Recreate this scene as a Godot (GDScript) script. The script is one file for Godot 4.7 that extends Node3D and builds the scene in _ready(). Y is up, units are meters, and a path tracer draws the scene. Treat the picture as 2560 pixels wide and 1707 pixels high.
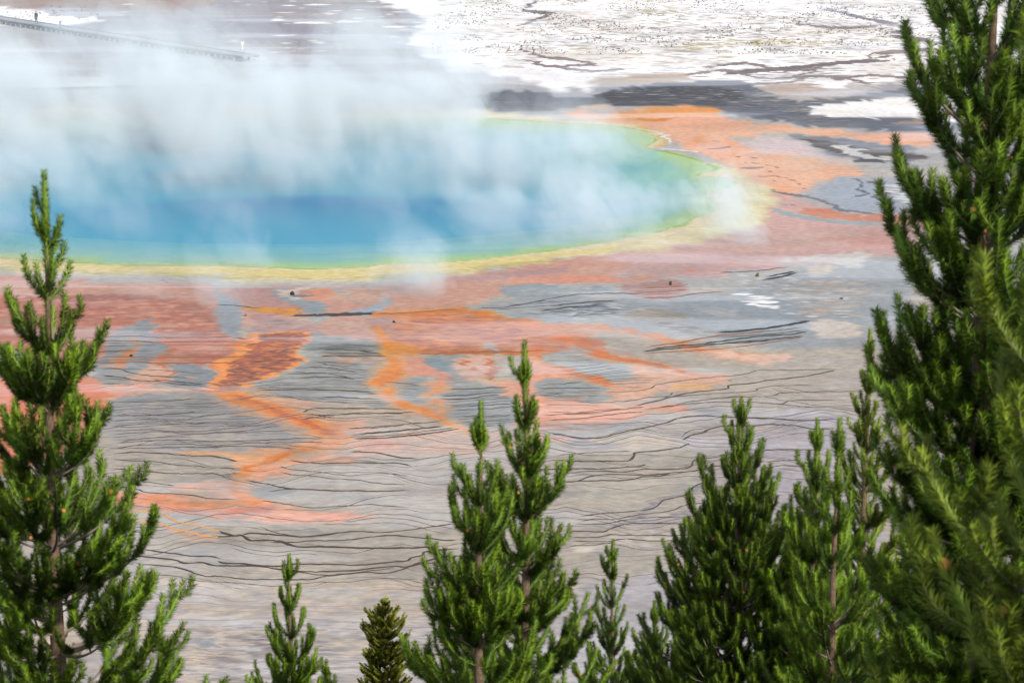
extends Node3D
# A steaming hot spring with coloured mats and terracettes, seen between pines from a hillside overlook.

const F := 7080.0          # focal length of the photograph in its own pixels
const EYE := 35.0          # metres above the sinter plain
const HORIZON := -590.0
var pitch := atan((853.5 - HORIZON) / F)
var rng := RandomNumberGenerator.new()
var fn := FastNoiseLite.new()
var smooth_fn := FastNoiseLite.new()

# zoom windows in which positions were read off the photograph: x0, y0, scale
const Z := {"S": [0, 0, 1.0], "V": [0, 0, 0.91875], "A": [1300, 860, 2.9037], "B": [1300, 0, 2.352], "C": [1300, 1250, 3.432], "D": [600, 760, 3.36],
	"E": [250, 960, 3.36], "F": [1100, 660, 2.24], "G": [0, 640, 3.92], "H": [300, 1300, 2.94], "I": [1500, 240, 2.94], "J": [500, 640, 2.94], "K": [0, 0, 3.675],
	"2": [1100, 0, 1.8375], "7": [1300, 640, 2.352]}

func ray(u: float, v: float) -> Vector3:
	var a := (853.5 - v) / F
	return Vector3((u - 1280.0) / F, a * cos(pitch) - sin(pitch), -cos(pitch) - a * sin(pitch))

func on_ground(p: Vector2) -> Vector2:          # picture position -> x, z on the plain
	var d := ray(p.x, p.y)
	var t := EYE / maxf(-d.y, 0.01)
	return Vector2(d.x * t, d.z * t)

func at_dist(u: float, v: float, dist: float) -> Vector3:
	var d := ray(u, v)
	return Vector3(0, EYE, 0) + d * (dist / -d.z)

func pts(zone: String, a: Array) -> PackedVector2Array:
	var z: Array = Z[zone]
	var out := PackedVector2Array()
	for i in range(0, a.size(), 2):
		out.append(Vector2(z[0] + a[i] / z[2], z[1] + a[i + 1] / z[2]))
	return out

func curve(p: PackedVector2Array, closed: bool, sub := 6) -> PackedVector2Array:
	var out := PackedVector2Array()
	var n := p.size()
	for i in (n if closed else n - 1):
		var a := p[(i - 1 + n) % n] if closed else p[maxi(i - 1, 0)]
		var b := p[i]
		var c := p[(i + 1) % n]
		var d := p[(i + 2) % n] if closed else p[mini(i + 2, n - 1)]
		for k in sub:
			out.append(b.cubic_interpolate(c, a, d, float(k) / sub))
	if not closed:
		out.append(p[n - 1])
	return out

# ---------------------------------------------------------------- ground colour maps (metres, not picture space)
const MAPS := [[-45.0, -190.0, 45.0, -88.0], [-85.0, -450.0, 85.0, -190.0]]
const SIDE := 2048
var maps: Array[Image] = []

func rgb(r: float, g: float, b: float) -> Color:
	# mineral and mat colours as read, scaled to a reflectance
	var c := Color(r / 255.0, g / 255.0, b / 255.0).srgb_to_linear()
	var l := 0.2126 * c.r + 0.7152 * c.g + 0.0722 * c.b
	var k := 0.385
	return Color(maxf(l + (c.r - l) * 1.2, 0.0) * k * 1.02, maxf(l + (c.g - l) * 1.2, 0.0) * k, maxf(l + (c.b - l) * 1.2, 0.0) * k * 0.89).linear_to_srgb()

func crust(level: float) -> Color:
	# the white of clean sinter, also lent to other bright specks
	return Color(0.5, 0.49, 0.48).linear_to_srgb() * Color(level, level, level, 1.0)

func fill_map(world: PackedVector2Array, col: Color, soft: Vector2, alpha := 1.0) -> void:
	for m in 2:
		var r: Array = MAPS[m]
		var sx: float = SIDE / (r[2] - r[0])
		var sz: float = SIDE / (r[3] - r[1])
		var lo := Vector2(1e9, 1e9)
		var hi := Vector2(-1e9, -1e9)
		var q := PackedVector2Array()
		for p in world:
			var t := Vector2((p.x - r[0]) * sx, (p.y - r[1]) * sz)
			q.append(t)
			lo = lo.min(t)
			hi = hi.max(t)
		var kx := clampf(soft.x * sx * 0.8, 1.0, 40.0)
		var kz := clampf(soft.y * sz * 0.8, 1.0, 40.0)
		lo = (lo - Vector2(kx, kz) * 3.0).max(Vector2(-kx * 3, -kz * 3)).floor()
		hi = (hi + Vector2(kx, kz) * 3.0).min(Vector2(SIDE + kx * 3, SIDE + kz * 3)).ceil()
		if hi.x <= lo.x + 1 or hi.y <= lo.y + 1 or hi.x < 0 or hi.y < 0 or lo.x >= SIDE or lo.y >= SIDE:
			continue
		var w := int(ceil((hi.x - lo.x) / kx)) + 1
		var h := int(ceil((hi.y - lo.y) / kz)) + 1
		var rows: Array = []
		rows.resize(h)
		var n := q.size()
		for i in n:
			var a := Vector2((q[i].x - lo.x) / kx, (q[i].y - lo.y) / kz)
			var b := Vector2((q[(i + 1) % n].x - lo.x) / kx, (q[(i + 1) % n].y - lo.y) / kz)
			if a.y > b.y:
				var s := a
				a = b
				b = s
			var y0 := maxi(0, int(ceil(a.y - 0.5)))
			var y1 := mini(h - 1, int(ceil(b.y - 0.5)) - 1)
			for y in range(y0, y1 + 1):
				var x := a.x + (b.x - a.x) * (y + 0.5 - a.y) / (b.y - a.y)
				if rows[y] == null:
					rows[y] = [x]
				else:
					rows[y].append(x)
		var layer := Image.create(w, h, false, Image.FORMAT_RGBA8)
		layer.fill(Color(col, 0.0))
		var full := Color(col, alpha)
		for y in h:
			if rows[y] == null:
				continue
			rows[y].sort()
			for i in range(0, rows[y].size() - 1, 2):
				var x0 := int(round(rows[y][i]))
				var x1 := int(round(rows[y][i + 1]))
				if x1 > x0 and x1 > 0 and x0 < w:
					layer.fill_rect(Rect2i(maxi(x0, 0), y, mini(x1, w) - maxi(x0, 0), 1), full)
		if kx > 1.0 or kz > 1.0:
			layer.resize(int(w * kx), int(h * kz), Image.INTERPOLATE_CUBIC if maxf(kx, kz) > 2.0 else Image.INTERPOLATE_BILINEAR)
		maps[m].blend_rect(layer, Rect2i(0, 0, layer.get_width(), layer.get_height()), Vector2i(lo))

func softness(p: PackedVector2Array, soft: float) -> Vector2:
	var c := Vector2.ZERO
	for q in p:
		c += q
	c /= p.size()
	c.y = clampf(c.y, 0, 1700)
	var g0 := on_ground(c)
	soft *= 2.0
	var g1 := on_ground(c + Vector2(soft, 0))
	var g2 := on_ground(c + Vector2(0, soft * 0.45))
	return Vector2(absf(g1.x - g0.x), absf(g2.y - g0.y))

func rough_edge(p: PackedVector2Array, amp: float) -> PackedVector2Array:
	var out := PackedVector2Array()
	var n := p.size()
	for i in n:
		var a := p[i]
		var b := p[(i + 1) % n]
		var k := maxi(1, int(a.distance_to(b) / 2.5))
		for j in k:
			var q := a.lerp(b, float(j) / k)
			out.append(q + Vector2(fn.get_noise_2d(q.x * 3.0, q.y * 6.0) + 2.2 * fn.get_noise_2d(q.x * 2.0, q.y * 34.0), 0.45 * fn.get_noise_2d(q.x * 3.0 + 500.0, q.y * 6.0)) * amp)
	return out

func mat(zone: String, a: Array, col: Color, soft := 4.0, alpha := 1.0, edge := 6.0) -> void:
	var p := rough_edge(curve(pts(zone, a), true, 5), edge)
	var w := PackedVector2Array()
	for q in p:
		w.append(on_ground(Vector2(q.x, maxf(q.y, -60.0))))
	fill_map(w, col, softness(p, soft * (1.0 if soft < 3.5 else 1.6)), alpha)

func stream(zone: String, a: Array, col: Color, soft := 2.0, alpha := 1.0, edge := 4.0) -> void:
	# a: x, y, half width (all in window units)
	if col.r - col.b > 0.2 and col.r - col.g > 0.12:
		col = col.lerp(rgb(206, 112, 58), 0.32)
	var k: float = Z[zone][2]
	var mid: Array = []
	var ws: Array = []
	for i in range(0, a.size(), 3):
		mid.append(a[i])
		mid.append(a[i + 1])
		ws.append(a[i + 2] / k)
	var c := pts(zone, mid)
	var cc := curve(c, false, 6)
	var left := PackedVector2Array()
	var right := PackedVector2Array()
	for i in cc.size():
		var t := i / 6.0
		var i0 := mini(int(t), ws.size() - 1)
		var w: float = lerpf(ws[i0], ws[mini(i0 + 1, ws.size() - 1)], t - int(t))
		var d := (cc[mini(i + 1, cc.size() - 1)] - cc[maxi(i - 1, 0)]).normalized()
		var nrm := Vector2(-d.y, d.x)
		left.append(cc[i] + nrm * w)
		right.append(cc[i] - nrm * w)
	if col.r - col.b > 0.2 and col.r - col.g > 0.12 and alpha > 0.85:
		var wide := PackedVector2Array()
		for i in left.size():
			wide.append(cc[i] + (left[i] - cc[i]) * 2.0 + (left[i] - cc[i]).normalized() * 5.0)
		for i in range(right.size() - 1, -1, -1):
			wide.append(cc[i] + (right[i] - cc[i]) * 2.0 + (right[i] - cc[i]).normalized() * 5.0)
		var wh := PackedVector2Array()
		for q in rough_edge(wide, 10.0):
			wh.append(on_ground(q))
		fill_map(wh, col.lerp(rgb(226, 190, 176), 0.45), softness(wide, 9.0), 0.32)
	right.reverse()
	left.append_array(right)
	var p := rough_edge(left, edge)
	var wd := PackedVector2Array()
	for q in p:
		wd.append(on_ground(q))
	fill_map(wd, col, softness(p, soft), alpha)

var brushes := {}
func brush(col: Color, w: int, h: int, kind: int) -> Image:
	var key := [col, w, h, kind]
	if not brushes.has(key):
		var im := Image.create(w, h, false, Image.FORMAT_RGBA8)
		for y in h:
			for x in w:
				var p := Vector2((x + 0.5) / w * 2.0 - 1.0, (y + 0.5) / h * 2.0 - 1.0)
				var n := fn.get_noise_3d(p.x * 40.0 + kind * 71.0, p.y * 40.0, kind * 31.0)
				var a := clampf((1.0 - p.length() - 0.15 + n * 0.75) * 2.2, 0.0, 1.0) if p.length() < 0.97 else 0.0
				im.set_pixel(x, y, Color(col, a))
		brushes[key] = im
	return brushes[key]

func specks(zone: String, a: Array, col: Color, count: int, size: Vector2, alpha := 1.0, vary := 0.5) -> void:
	# patches of matter scattered in an area; size in metres (x, z)
	var poly := pts(zone, a)
	var lo := Vector2(1e9, 1e9)
	var hi := -lo
	for q in poly:
		lo = lo.min(q)
		hi = hi.max(q)
	lo.y = maxf(lo.y, -40.0)
	var done := 0
	var tries := 0
	var c := Color(col, 1.0)
	while done < count and tries < count * 6:
		tries += 1
		var q := Vector2(rng.randf_range(lo.x, hi.x), rng.randf_range(lo.y, hi.y))
		if not Geometry2D.is_point_in_polygon(q, poly):
			continue
		done += 1
		var g := on_ground(q)
		var m := 0 if g.y > -190.0 else 1
		var r: Array = MAPS[m]
		var s := Vector2(SIDE / (r[2] - r[0]), SIDE / (r[3] - r[1]))
		var f := 0.45 + vary * 2.0 * rng.randf() * rng.randf()
		var wq := int(maxf(2.0, size.x * f * s.x))
		var hq := int(maxf(2.0, size.y * f * s.y))
		wq = int(ceil(wq / 3.0)) * 3 if wq > 6 else wq
		hq = int(ceil(hq / 3.0)) * 3 if hq > 6 else hq
		var b := brush(c, mini(wq, 200), mini(hq, 200), rng.randi() % 3)
		if alpha < 0.99:
			var key := [c, mini(wq, 200), mini(hq, 200), alpha, rng.randi() % 2]
			if not brushes.has(key):
				var d: Image = b.duplicate()
				for y in d.get_height():
					for x in d.get_width():
						var cc := d.get_pixel(x, y)
						cc.a *= alpha
						d.set_pixel(x, y, cc)
				brushes[key] = d
			b = brushes[key]
		maps[m].blend_rect(b, Rect2i(0, 0, b.get_width(), b.get_height()), Vector2i(int((g.x - r[0]) * s.x) - b.get_width() / 2, int((g.y - r[1]) * s.y) - b.get_height() / 2))

# ---------------------------------------------------------------- pool
var shore := PackedVector2Array()      # x, z
var vent := on_ground(Vector2(690, 452) * 1.0884)      # the deep throat of the spring
const SHORE_V := [-60, 588, 0, 592, 160, 603, 330, 610, 560, 612, 700, 618, 820, 615, 900, 606, 1000, 604, 1150, 592, 1250, 578, 1330, 566, 1400, 555, 1480, 541, 1560, 520, 1612, 497, 1655, 478, 1628, 458,
	1640, 440, 1692, 424, 1672, 408, 1610, 402, 1650, 388, 1625, 374, 1590, 362, 1530, 348, 1492, 338, 1512, 322, 1500, 306, 1455, 294, 1400, 288, 1300, 282, 1180, 275, 1000, 268, 700, 264, 300, 268, -100, 280, -480, 310, -640, 370, -640, 450, -480, 530, -250, 572]

func shore_distance(p: Vector2) -> float:
	var best := 1e9
	var n := shore.size()
	for i in n:
		var a := shore[i]
		var ab := shore[(i + 1) % n] - a
		var t := clampf((p - a).dot(ab) / ab.length_squared(), 0.0, 1.0)
		best = minf(best, (p - a - ab * t).length_squared())
	return sqrt(best)

func hill(x: float, z: float) -> float:        # the slope the overlook and the pines stand on
	var d := -z
	if d > 97.0:
		return 0.0
	if d < -40.0:
		d = -40.0
	var y := 33.3 * (1.0 - d / 97.0)
	return y + fn.get_noise_2d(x * 1.5, z * 1.5) * 0.5 * smoothstep(97.0, 80.0, d)

func ground_y(p: Vector2, near_pool: bool) -> float:
	if p.y > -97.0:
		return hill(p.x, p.y)
	if near_pool and Geometry2D.is_point_in_polygon(p, shore):
		var d := shore_distance(p)
		return -1.7 * (1.0 - exp(-pow(d / 22.0, 1.6))) - 0.022 * d - 5.2 * exp(-pow(((p - vent) * Vector2(0.55, 1.1)).length() / 12.0, 4.0))
	return 0.0

func axis_lines(lo: float, hi: float, step: float, reach: float) -> PackedFloat32Array:
	var out := PackedFloat32Array()
	var below: Array = []
	var s := step
	var x := lo
	while x > -reach:
		s *= 1.5
		x -= s
		below.push_front(x)
	for b in below:
		out.append(b)
	var n := int(round((hi - lo) / step))
	for i in n + 1:
		out.append(lo + (hi - lo) * i / n)
	s = step
	x = hi
	while x < reach:
		s *= 1.5
		x += s
		out.append(x)
	return out

# ---------------------------------------------------------------- helpers for objects
func tag(o: Node, label: String, category: String, group := "", kind := "") -> void:
	o.set_meta("label", label)
	if category != "":
		o.set_meta("category", category)
	if group != "":
		o.set_meta("group", group)
	if kind != "":
		o.set_meta("kind", kind)

func put(called: String, mesh: Mesh, m: Material, parent: Node = self) -> MeshInstance3D:
	var o := MeshInstance3D.new()
	o.name = called
	o.mesh = mesh
	o.material_override = m
	parent.add_child(o, true)
	return o

func matte(c: Color, rough := 0.9, spec := 0.3) -> StandardMaterial3D:
	var m := StandardMaterial3D.new()
	m.albedo_color = c.linear_to_srgb()
	m.roughness = rough
	m.metallic_specular = spec
	return m

func tube(st: SurfaceTool, path: PackedVector3Array, radii: PackedFloat32Array, sides := 5) -> void:
	var rings: Array = []
	var side := Vector3.RIGHT
	for i in path.size():
		var t := (path[mini(i + 1, path.size() - 1)] - path[maxi(i - 1, 0)]).normalized()
		if absf(t.dot(side)) > 0.9:
			side = Vector3.FORWARD
		var a := (side - t * side.dot(t)).normalized()
		var b := t.cross(a)
		var ring := PackedVector3Array()
		for k in sides:
			var f := TAU * k / sides
			ring.append(a * cos(f) + b * sin(f))
		rings.append(ring)
	for i in path.size() - 1:
		for k in sides:
			var k2 := (k + 1) % sides
			for q in [[i, k], [i + 1, k], [i + 1, k2], [i, k], [i + 1, k2], [i, k2]]:
				var nrm: Vector3 = rings[q[0]][q[1]]
				st.set_normal(nrm)
				st.add_vertex(path[q[0]] + nrm * radii[q[0]])

# ---------------------------------------------------------------- terrace edges
var ridge_mats: Array[StandardMaterial3D] = []
var ridge_count := 0
func ridge_mesh(st: SurfaceTool, px: PackedVector2Array, thick: float) -> void:
	var n := px.size()
	var w := PackedVector2Array()
	for q in px:
		w.append(on_ground(q))
	var prof := [[-1.0, 0.0, -0.8, 0.5], [-0.35, 0.8, -0.4, 0.9], [0.25, 1.0, 0.25, 0.95], [1.0, 0.0, 0.9, 0.45]]
	var vs: Array = []
	for i in n:
		var dist := -w[i].y
		var scale := F / dist
		var fade := clampf(minf(i, n - 1 - i) / 3.0, 0.12, 1.0)
		var th: float = 1.12 * thick / scale * fade * (0.75 + 0.5 * (0.5 + 0.5 * fn.get_noise_2d(px[i].x * 2.0, px[i].y * 9.0 + 77.0) * 1.6))
		var h := 0.6 * th
		var hw := 1.15 * th
		var d := (w[mini(i + 1, n - 1)] - w[maxi(i - 1, 0)]).normalized()
		var nr := Vector2(d.y, -d.x)
		if nr.y < 0.0:
			nr = -nr
		var row: Array = []
		for p in prof:
			row.append([Vector3(w[i].x + nr.x * hw * p[0], h * p[1] - 0.003, w[i].y + nr.y * hw * p[0]), Vector3(nr.x * p[2], p[3], nr.y * p[2]).normalized()])
		vs.append(row)
	for i in n - 1:
		for k in 3:
			for q in [[i, k], [i + 1, k], [i + 1, k + 1], [i, k], [i + 1, k + 1], [i, k + 1]]:
				st.set_normal(vs[q[0]][q[1]][1])
				st.add_vertex(vs[q[0]][q[1]][0])

func wander(p: PackedVector2Array, amp := 0.9) -> PackedVector2Array:
	var out := PackedVector2Array()
	for q in p:
		out.append(q + Vector2(0, fn.get_noise_2d(q.x * 3.0, q.y * 2.0) * amp * 1.6 + fn.get_noise_2d(q.x * 9.0, q.y * 3.0) * amp * 0.6))
	return out

func ridge(zone: String, a: Array, thick: float, kind := 0, parent: Node = null) -> void:
	var c := pts(zone, a)
	var len := 0.0
	for i in c.size() - 1:
		len += c[i].distance_to(c[i + 1])
	var sub := maxi(3, int(len / (c.size() - 1) / 7.0))
	var st := SurfaceTool.new()
	st.begin(Mesh.PRIMITIVE_TRIANGLES)
	ridge_mesh(st, wander(curve(c, false, sub)), thick)
	put("terrace_edge", st.commit(), ridge_mats[kind], parent)
	ridge_count += 1

func ridge_field(zone: String, poly_a: Array, gap: float, thick: float, kind: int, slope: float, amp: float, cover: float, parent: Node, fine: Array) -> void:
	# many near-parallel edges filling an area
	var poly := pts(zone, poly_a)
	var lo := Vector2(1e9, 1e9)
	var hi := -lo
	for q in poly:
		lo = lo.min(q)
		hi = hi.max(q)
	var v0 := lo.y - absf(slope) * (hi.x - lo.x)
	while v0 < hi.y + absf(slope) * (hi.x - lo.x):
		v0 += gap * rng.randf_range(0.5, 1.6)
		var run := PackedVector2Array()
		var on := rng.randf() < cover
		var left := rng.randf_range(60, 300)
		var u := lo.x
		while u <= hi.x + 8.0:
			var q := Vector2(u, v0 + slope * (u - lo.x) + amp * smooth_fn.get_noise_2d(u * 0.35, v0 * 0.8) + amp * 0.1 * smooth_fn.get_noise_2d(u * 1.5, v0 * 1.4))
			left -= 7.0
			if left < 0.0:
				on = rng.randf() < cover
				left = rng.randf_range(150, 1100)
			if on and u <= hi.x and Geometry2D.is_point_in_polygon(q, poly):
				run.append(q)
			else:
				if run.size() > 7:
					emit_run(run, thick * rng.randf_range(0.6, 1.25), kind, parent, fine)
				run = PackedVector2Array()
			u += 7.0
		if run.size() > 7:
			emit_run(run, thick * rng.randf_range(0.6, 1.25), kind, parent, fine)

func emit_run(run: PackedVector2Array, thick: float, kind: int, parent: Node, fine: Array) -> void:
	if ridge_count < 285 and thick > 1.2:
		var st := SurfaceTool.new()
		st.begin(Mesh.PRIMITIVE_TRIANGLES)
		ridge_mesh(st, wander(run, 0.45), thick)
		put("terrace_edge", st.commit(), ridge_mats[kind], parent)
		ridge_count += 1
	else:
		ridge_mesh(fine[kind], wander(run, 0.45), thick)

# ---------------------------------------------------------------- pines
var tufts: Array[ArrayMesh] = []
var needle_mat: StandardMaterial3D
var bark_mat: StandardMaterial3D
var twig_mat: StandardMaterial3D
var cone_mat: StandardMaterial3D
var cone_mesh: ArrayMesh
var shoots := 0

func make_tuft(seed_: int, count: int, spread: float) -> ArrayMesh:
	var r := RandomNumberGenerator.new()
	r.seed = seed_
	var v := PackedVector3Array()
	var nn := PackedVector3Array()
	for i in count:
		var az := r.randf() * TAU
		var a := deg_to_rad(r.randf_range(30, 64)) * spread
		var radial := Vector3(cos(az), 0, sin(az))
		var dir := radial * sin(a) + Vector3.UP * cos(a)
		var side := radial.cross(Vector3.UP).normalized().rotated(dir, r.randf_range(-0.9, 0.9)) * 0.002
		var b := Vector3.UP * (0.1 * i / count) + radial * 0.004
		var l := r.randf_range(0.046, 0.068)
		var tip := b + dir * l
		var midp := b + dir * l * 0.55
		var n := (radial * 0.95 + Vector3.UP * 0.25 + Vector3(r.randf() - 0.5, r.randf() - 0.5, r.randf() - 0.5) * 0.35).normalized()
		for p in [b - side, b + side, midp + side * 1.3, b - side, midp + side * 1.3, tip]:
			v.append(p)
			nn.append(n)
	var arr := []
	arr.resize(Mesh.ARRAY_MAX)
	arr[Mesh.ARRAY_VERTEX] = v
	arr[Mesh.ARRAY_NORMAL] = nn
	var m := ArrayMesh.new()
	m.add_surface_from_arrays(Mesh.PRIMITIVE_TRIANGLES, arr)
	return m

func basis_along(t: Vector3, spin: float) -> Basis:
	var x := t.cross(Vector3(0.31, 0.17, 0.93)).normalized()
	var z := x.cross(t).normalized()
	return Basis(x, t, z) * Basis(Vector3.UP, spin)

func pine(label: String, u: float, v: float, dist: float, o: Dictionary) -> void:
	rng.seed = int(u * 13 + v * 7 + dist)
	var tip := at_dist(u, v, dist)
	var base := Vector3(tip.x + o.get("lean", 0.0), 0, tip.z)
	base.y = hill(base.x, base.z) - 0.15
	var h := tip.y - base.y
	var root := Node3D.new()
	root.name = "pine_tree"
	root.position = base
	add_child(root, true)
	tag(root, label, "tree", "pines on the slope below the overlook")
	var top := tip - base
	var slope: float = o.get("slope", 0.33)
	var widest: float = o.get("widest", 1.7)
	var inode: float = o.get("inode", 0.68)
	var leader: float = o.get("leader", 0.55)
	var tint: Color = o.get("tint", Color(0.068, 0.14, 0.008))
	var young: Color = o.get("young", Color(0.235, 0.355, 0.014))
	var size: float = o.get("size", 1.18)
	var dense: float = o.get("dense", 1.0)
	var low: float = o.get("low", 0.9)
	var upsweep: float = o.get("up", 1.0)
	# trunk
	var tp := PackedVector3Array()
	var tr := PackedFloat32Array()
	for i in 15:
		var s := i / 14.0
		tp.append(top * s + Vector3(sin(s * 5.0 + u), 0, cos(s * 4.0 + u)) * 0.035 * s * (1.0 - s) * 4.0)
		tr.append(lerpf(0.014 * h + 0.02, 0.009, pow(s, 0.85)))
	var st := SurfaceTool.new()
	st.begin(Mesh.PRIMITIVE_TRIANGLES)
	tube(st, tp, tr, 9)
	put("trunk", st.commit(), bark_mat, root)
	var bst := SurfaceTool.new()
	bst.begin(Mesh.PRIMITIVE_TRIANGLES)
	var tf: Array[Transform3D] = []
	var tc: PackedColorArray = PackedColorArray()
	var cones: Array[Vector3] = []
	# leader needles
	var s0 := 0.0
	while s0 < leader + inode * 1.2:
		var p := trunk_at(tp, 1.0 - s0 / h)
		if s0 < leader + 0.12 or rng.randf() < 0.55:
			tf.append(Transform3D(basis_along(top.normalized(), rng.randf() * TAU).scaled(Vector3(size, size, size) * (1.0 if s0 > 0.12 else 0.8)), p))
			tc.append(tint.lerp(young, 0.15 + 0.3 * rng.randf()))
		s0 += 0.055
	var t := leader
	while t < h * low:
		var whorl := int((4.0 + rng.randi() % 2 + 3.0 * clampf((t - 0.8) / 2.0 + o.get("bushy", 0.0), 0, 1)) * lerpf(1.0, dense, clampf(t / 2.5 + o.get("bushy", 0.0), 0, 1)))
		var az0 := rng.randf() * TAU
		for k in whorl + int(4.5 * dense * clampf((t - 0.9) / 2.2 + o.get("bushy", 0.0), 0.0, 1.0)):
			var inter := k >= whorl
			var tt := t + (rng.randf_range(0.15, inode * 0.9) if inter else rng.randf_range(-0.05, 0.05))
			var l := minf(0.15 + slope * tt * 1.16, widest) * rng.randf_range(0.68, 1.1) * (0.72 if inter else 1.0)
			branch(bst, tf, tc, cones, trunk_at(tp, 1.0 - tt / h), az0 + TAU * k / whorl + rng.randf_range(-0.35, 0.35), l, tt, tint, young, size, upsweep, dense, 0)
		t += inode * rng.randf_range(0.8, 1.2) * (1.0 if t < 3.5 else 0.85)
	put("branches", bst.commit(), twig_mat, root)
	var mm := MultiMesh.new()
	mm.transform_format = MultiMesh.TRANSFORM_3D
	mm.use_colors = true
	mm.mesh = tufts[int(u) % 2]
	mm.instance_count = tf.size()
	for i in tf.size():
		mm.set_instance_transform(i, tf[i])
		mm.set_instance_color(i, tc[i])
	shoots += tf.size()
	var c := MultiMeshInstance3D.new()
	c.name = "crown"
	c.multimesh = mm
	c.material_override = needle_mat
	root.add_child(c)
	c.set_meta("kind", "stuff")
	var made := 0
	var want: int = o.get("cones", 6)
	for i in cones.size():
		if made < want and rng.randf() < 3.0 * want / cones.size():
			var cn := put("cone", cone_mesh, cone_mat, root)
			cn.position = cones[i]
			cn.rotation = Vector3(rng.randf() * 2.0, rng.randf() * 6.0, rng.randf() * 2.0)
			made += 1

func trunk_at(tp: PackedVector3Array, s: float) -> Vector3:
	var f := clampf(s, 0.0, 1.0) * (tp.size() - 1)
	var i := mini(int(f), tp.size() - 2)
	return tp[i].lerp(tp[i + 1], f - i)

func branch(bst: SurfaceTool, tf: Array[Transform3D], tc: PackedColorArray, cones: Array[Vector3], from: Vector3, az: float, l: float, depth: float, tint: Color, young: Color, size: float, up: float, dense: float, level: int) -> void:
	var e0 := deg_to_rad(lerpf(58.0, 8.0, clampf(depth / 4.5, 0, 1)) * minf(up, 1.0) + rng.randf_range(-9, 9)) if level == 0 else deg_to_rad(lerpf(42.0, 8.0, clampf(depth / 5.0, 0, 1)) + rng.randf_range(-14, 14))
	var e1 := deg_to_rad((lerpf(88.0, 62.0, clampf(depth / 6.0, 0, 1)) if level == 0 else lerpf(88.0, 72.0, clampf(depth / 6.0, 0, 1))) * up + rng.randf_range(-10, 10))
	var step := 0.075
	var n := maxi(3, int(l / step))
	step = l / n
	var p := from
	var path := PackedVector3Array([p])
	var rad := PackedFloat32Array([0.006 + 0.0085 * l])
	var leafy := 0.6 if level == 0 else 0.42
	var bend := rng.randf_range(-0.35, 0.35)
	var shade := rng.randf_range(0.55, 1.2)
	for i in n:
		var s := (i + 1.0) / n
		var e := lerpf(e0, e1, pow(s, 1.25))
		var a := az + bend * s
		var dir := Vector3(cos(a) * cos(e), sin(e), sin(a) * cos(e))
		p += dir * step
		path.append(p)
		rad.append(lerpf(0.006 + 0.0085 * l, 0.0035, s))
		var to_end := l * (1.0 - s)
		if to_end < leafy or l < 0.5:
			if not (level == 0 and s < 0.12):
				var k := 1.0 if to_end > 0.08 else 0.85
				tf.append(Transform3D(basis_along(dir, rng.randf() * TAU).scaled(Vector3.ONE * size * k * rng.randf_range(0.9, 1.1)), p - dir * step))
				var c := tint.lerp(young, clampf(0.55 - to_end * 1.3, 0.0, 1.0) * rng.randf_range(0.3, 1.0)) * (shade * rng.randf_range(0.85, 1.15))
				tc.append(Color(c.r, c.g, c.b, 1.0))
		if level == 0 and s > 0.2 and s < 0.93 and i % 2 == 0 and rng.randf() < 0.62 * minf(dense, 1.3) * clampf(0.2 + depth / 2.5, 0.0, 1.0):
			var sub := 0.24 + 0.4 * to_end * rng.randf_range(0.5, 1.1)
			var sd := 1.0 if i % 4 == 0 else -1.0
			branch(bst, tf, tc, cones, p, a + sd * rng.randf_range(0.6, 1.3), minf(sub, 0.6), depth, tint, young, size, up, dense, 1)
			if rng.randf() < 0.12:
				cones.append(p + Vector3(0, 0.02, 0))
	if l > 0.3:
		tube(bst, path, rad, 4)

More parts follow.
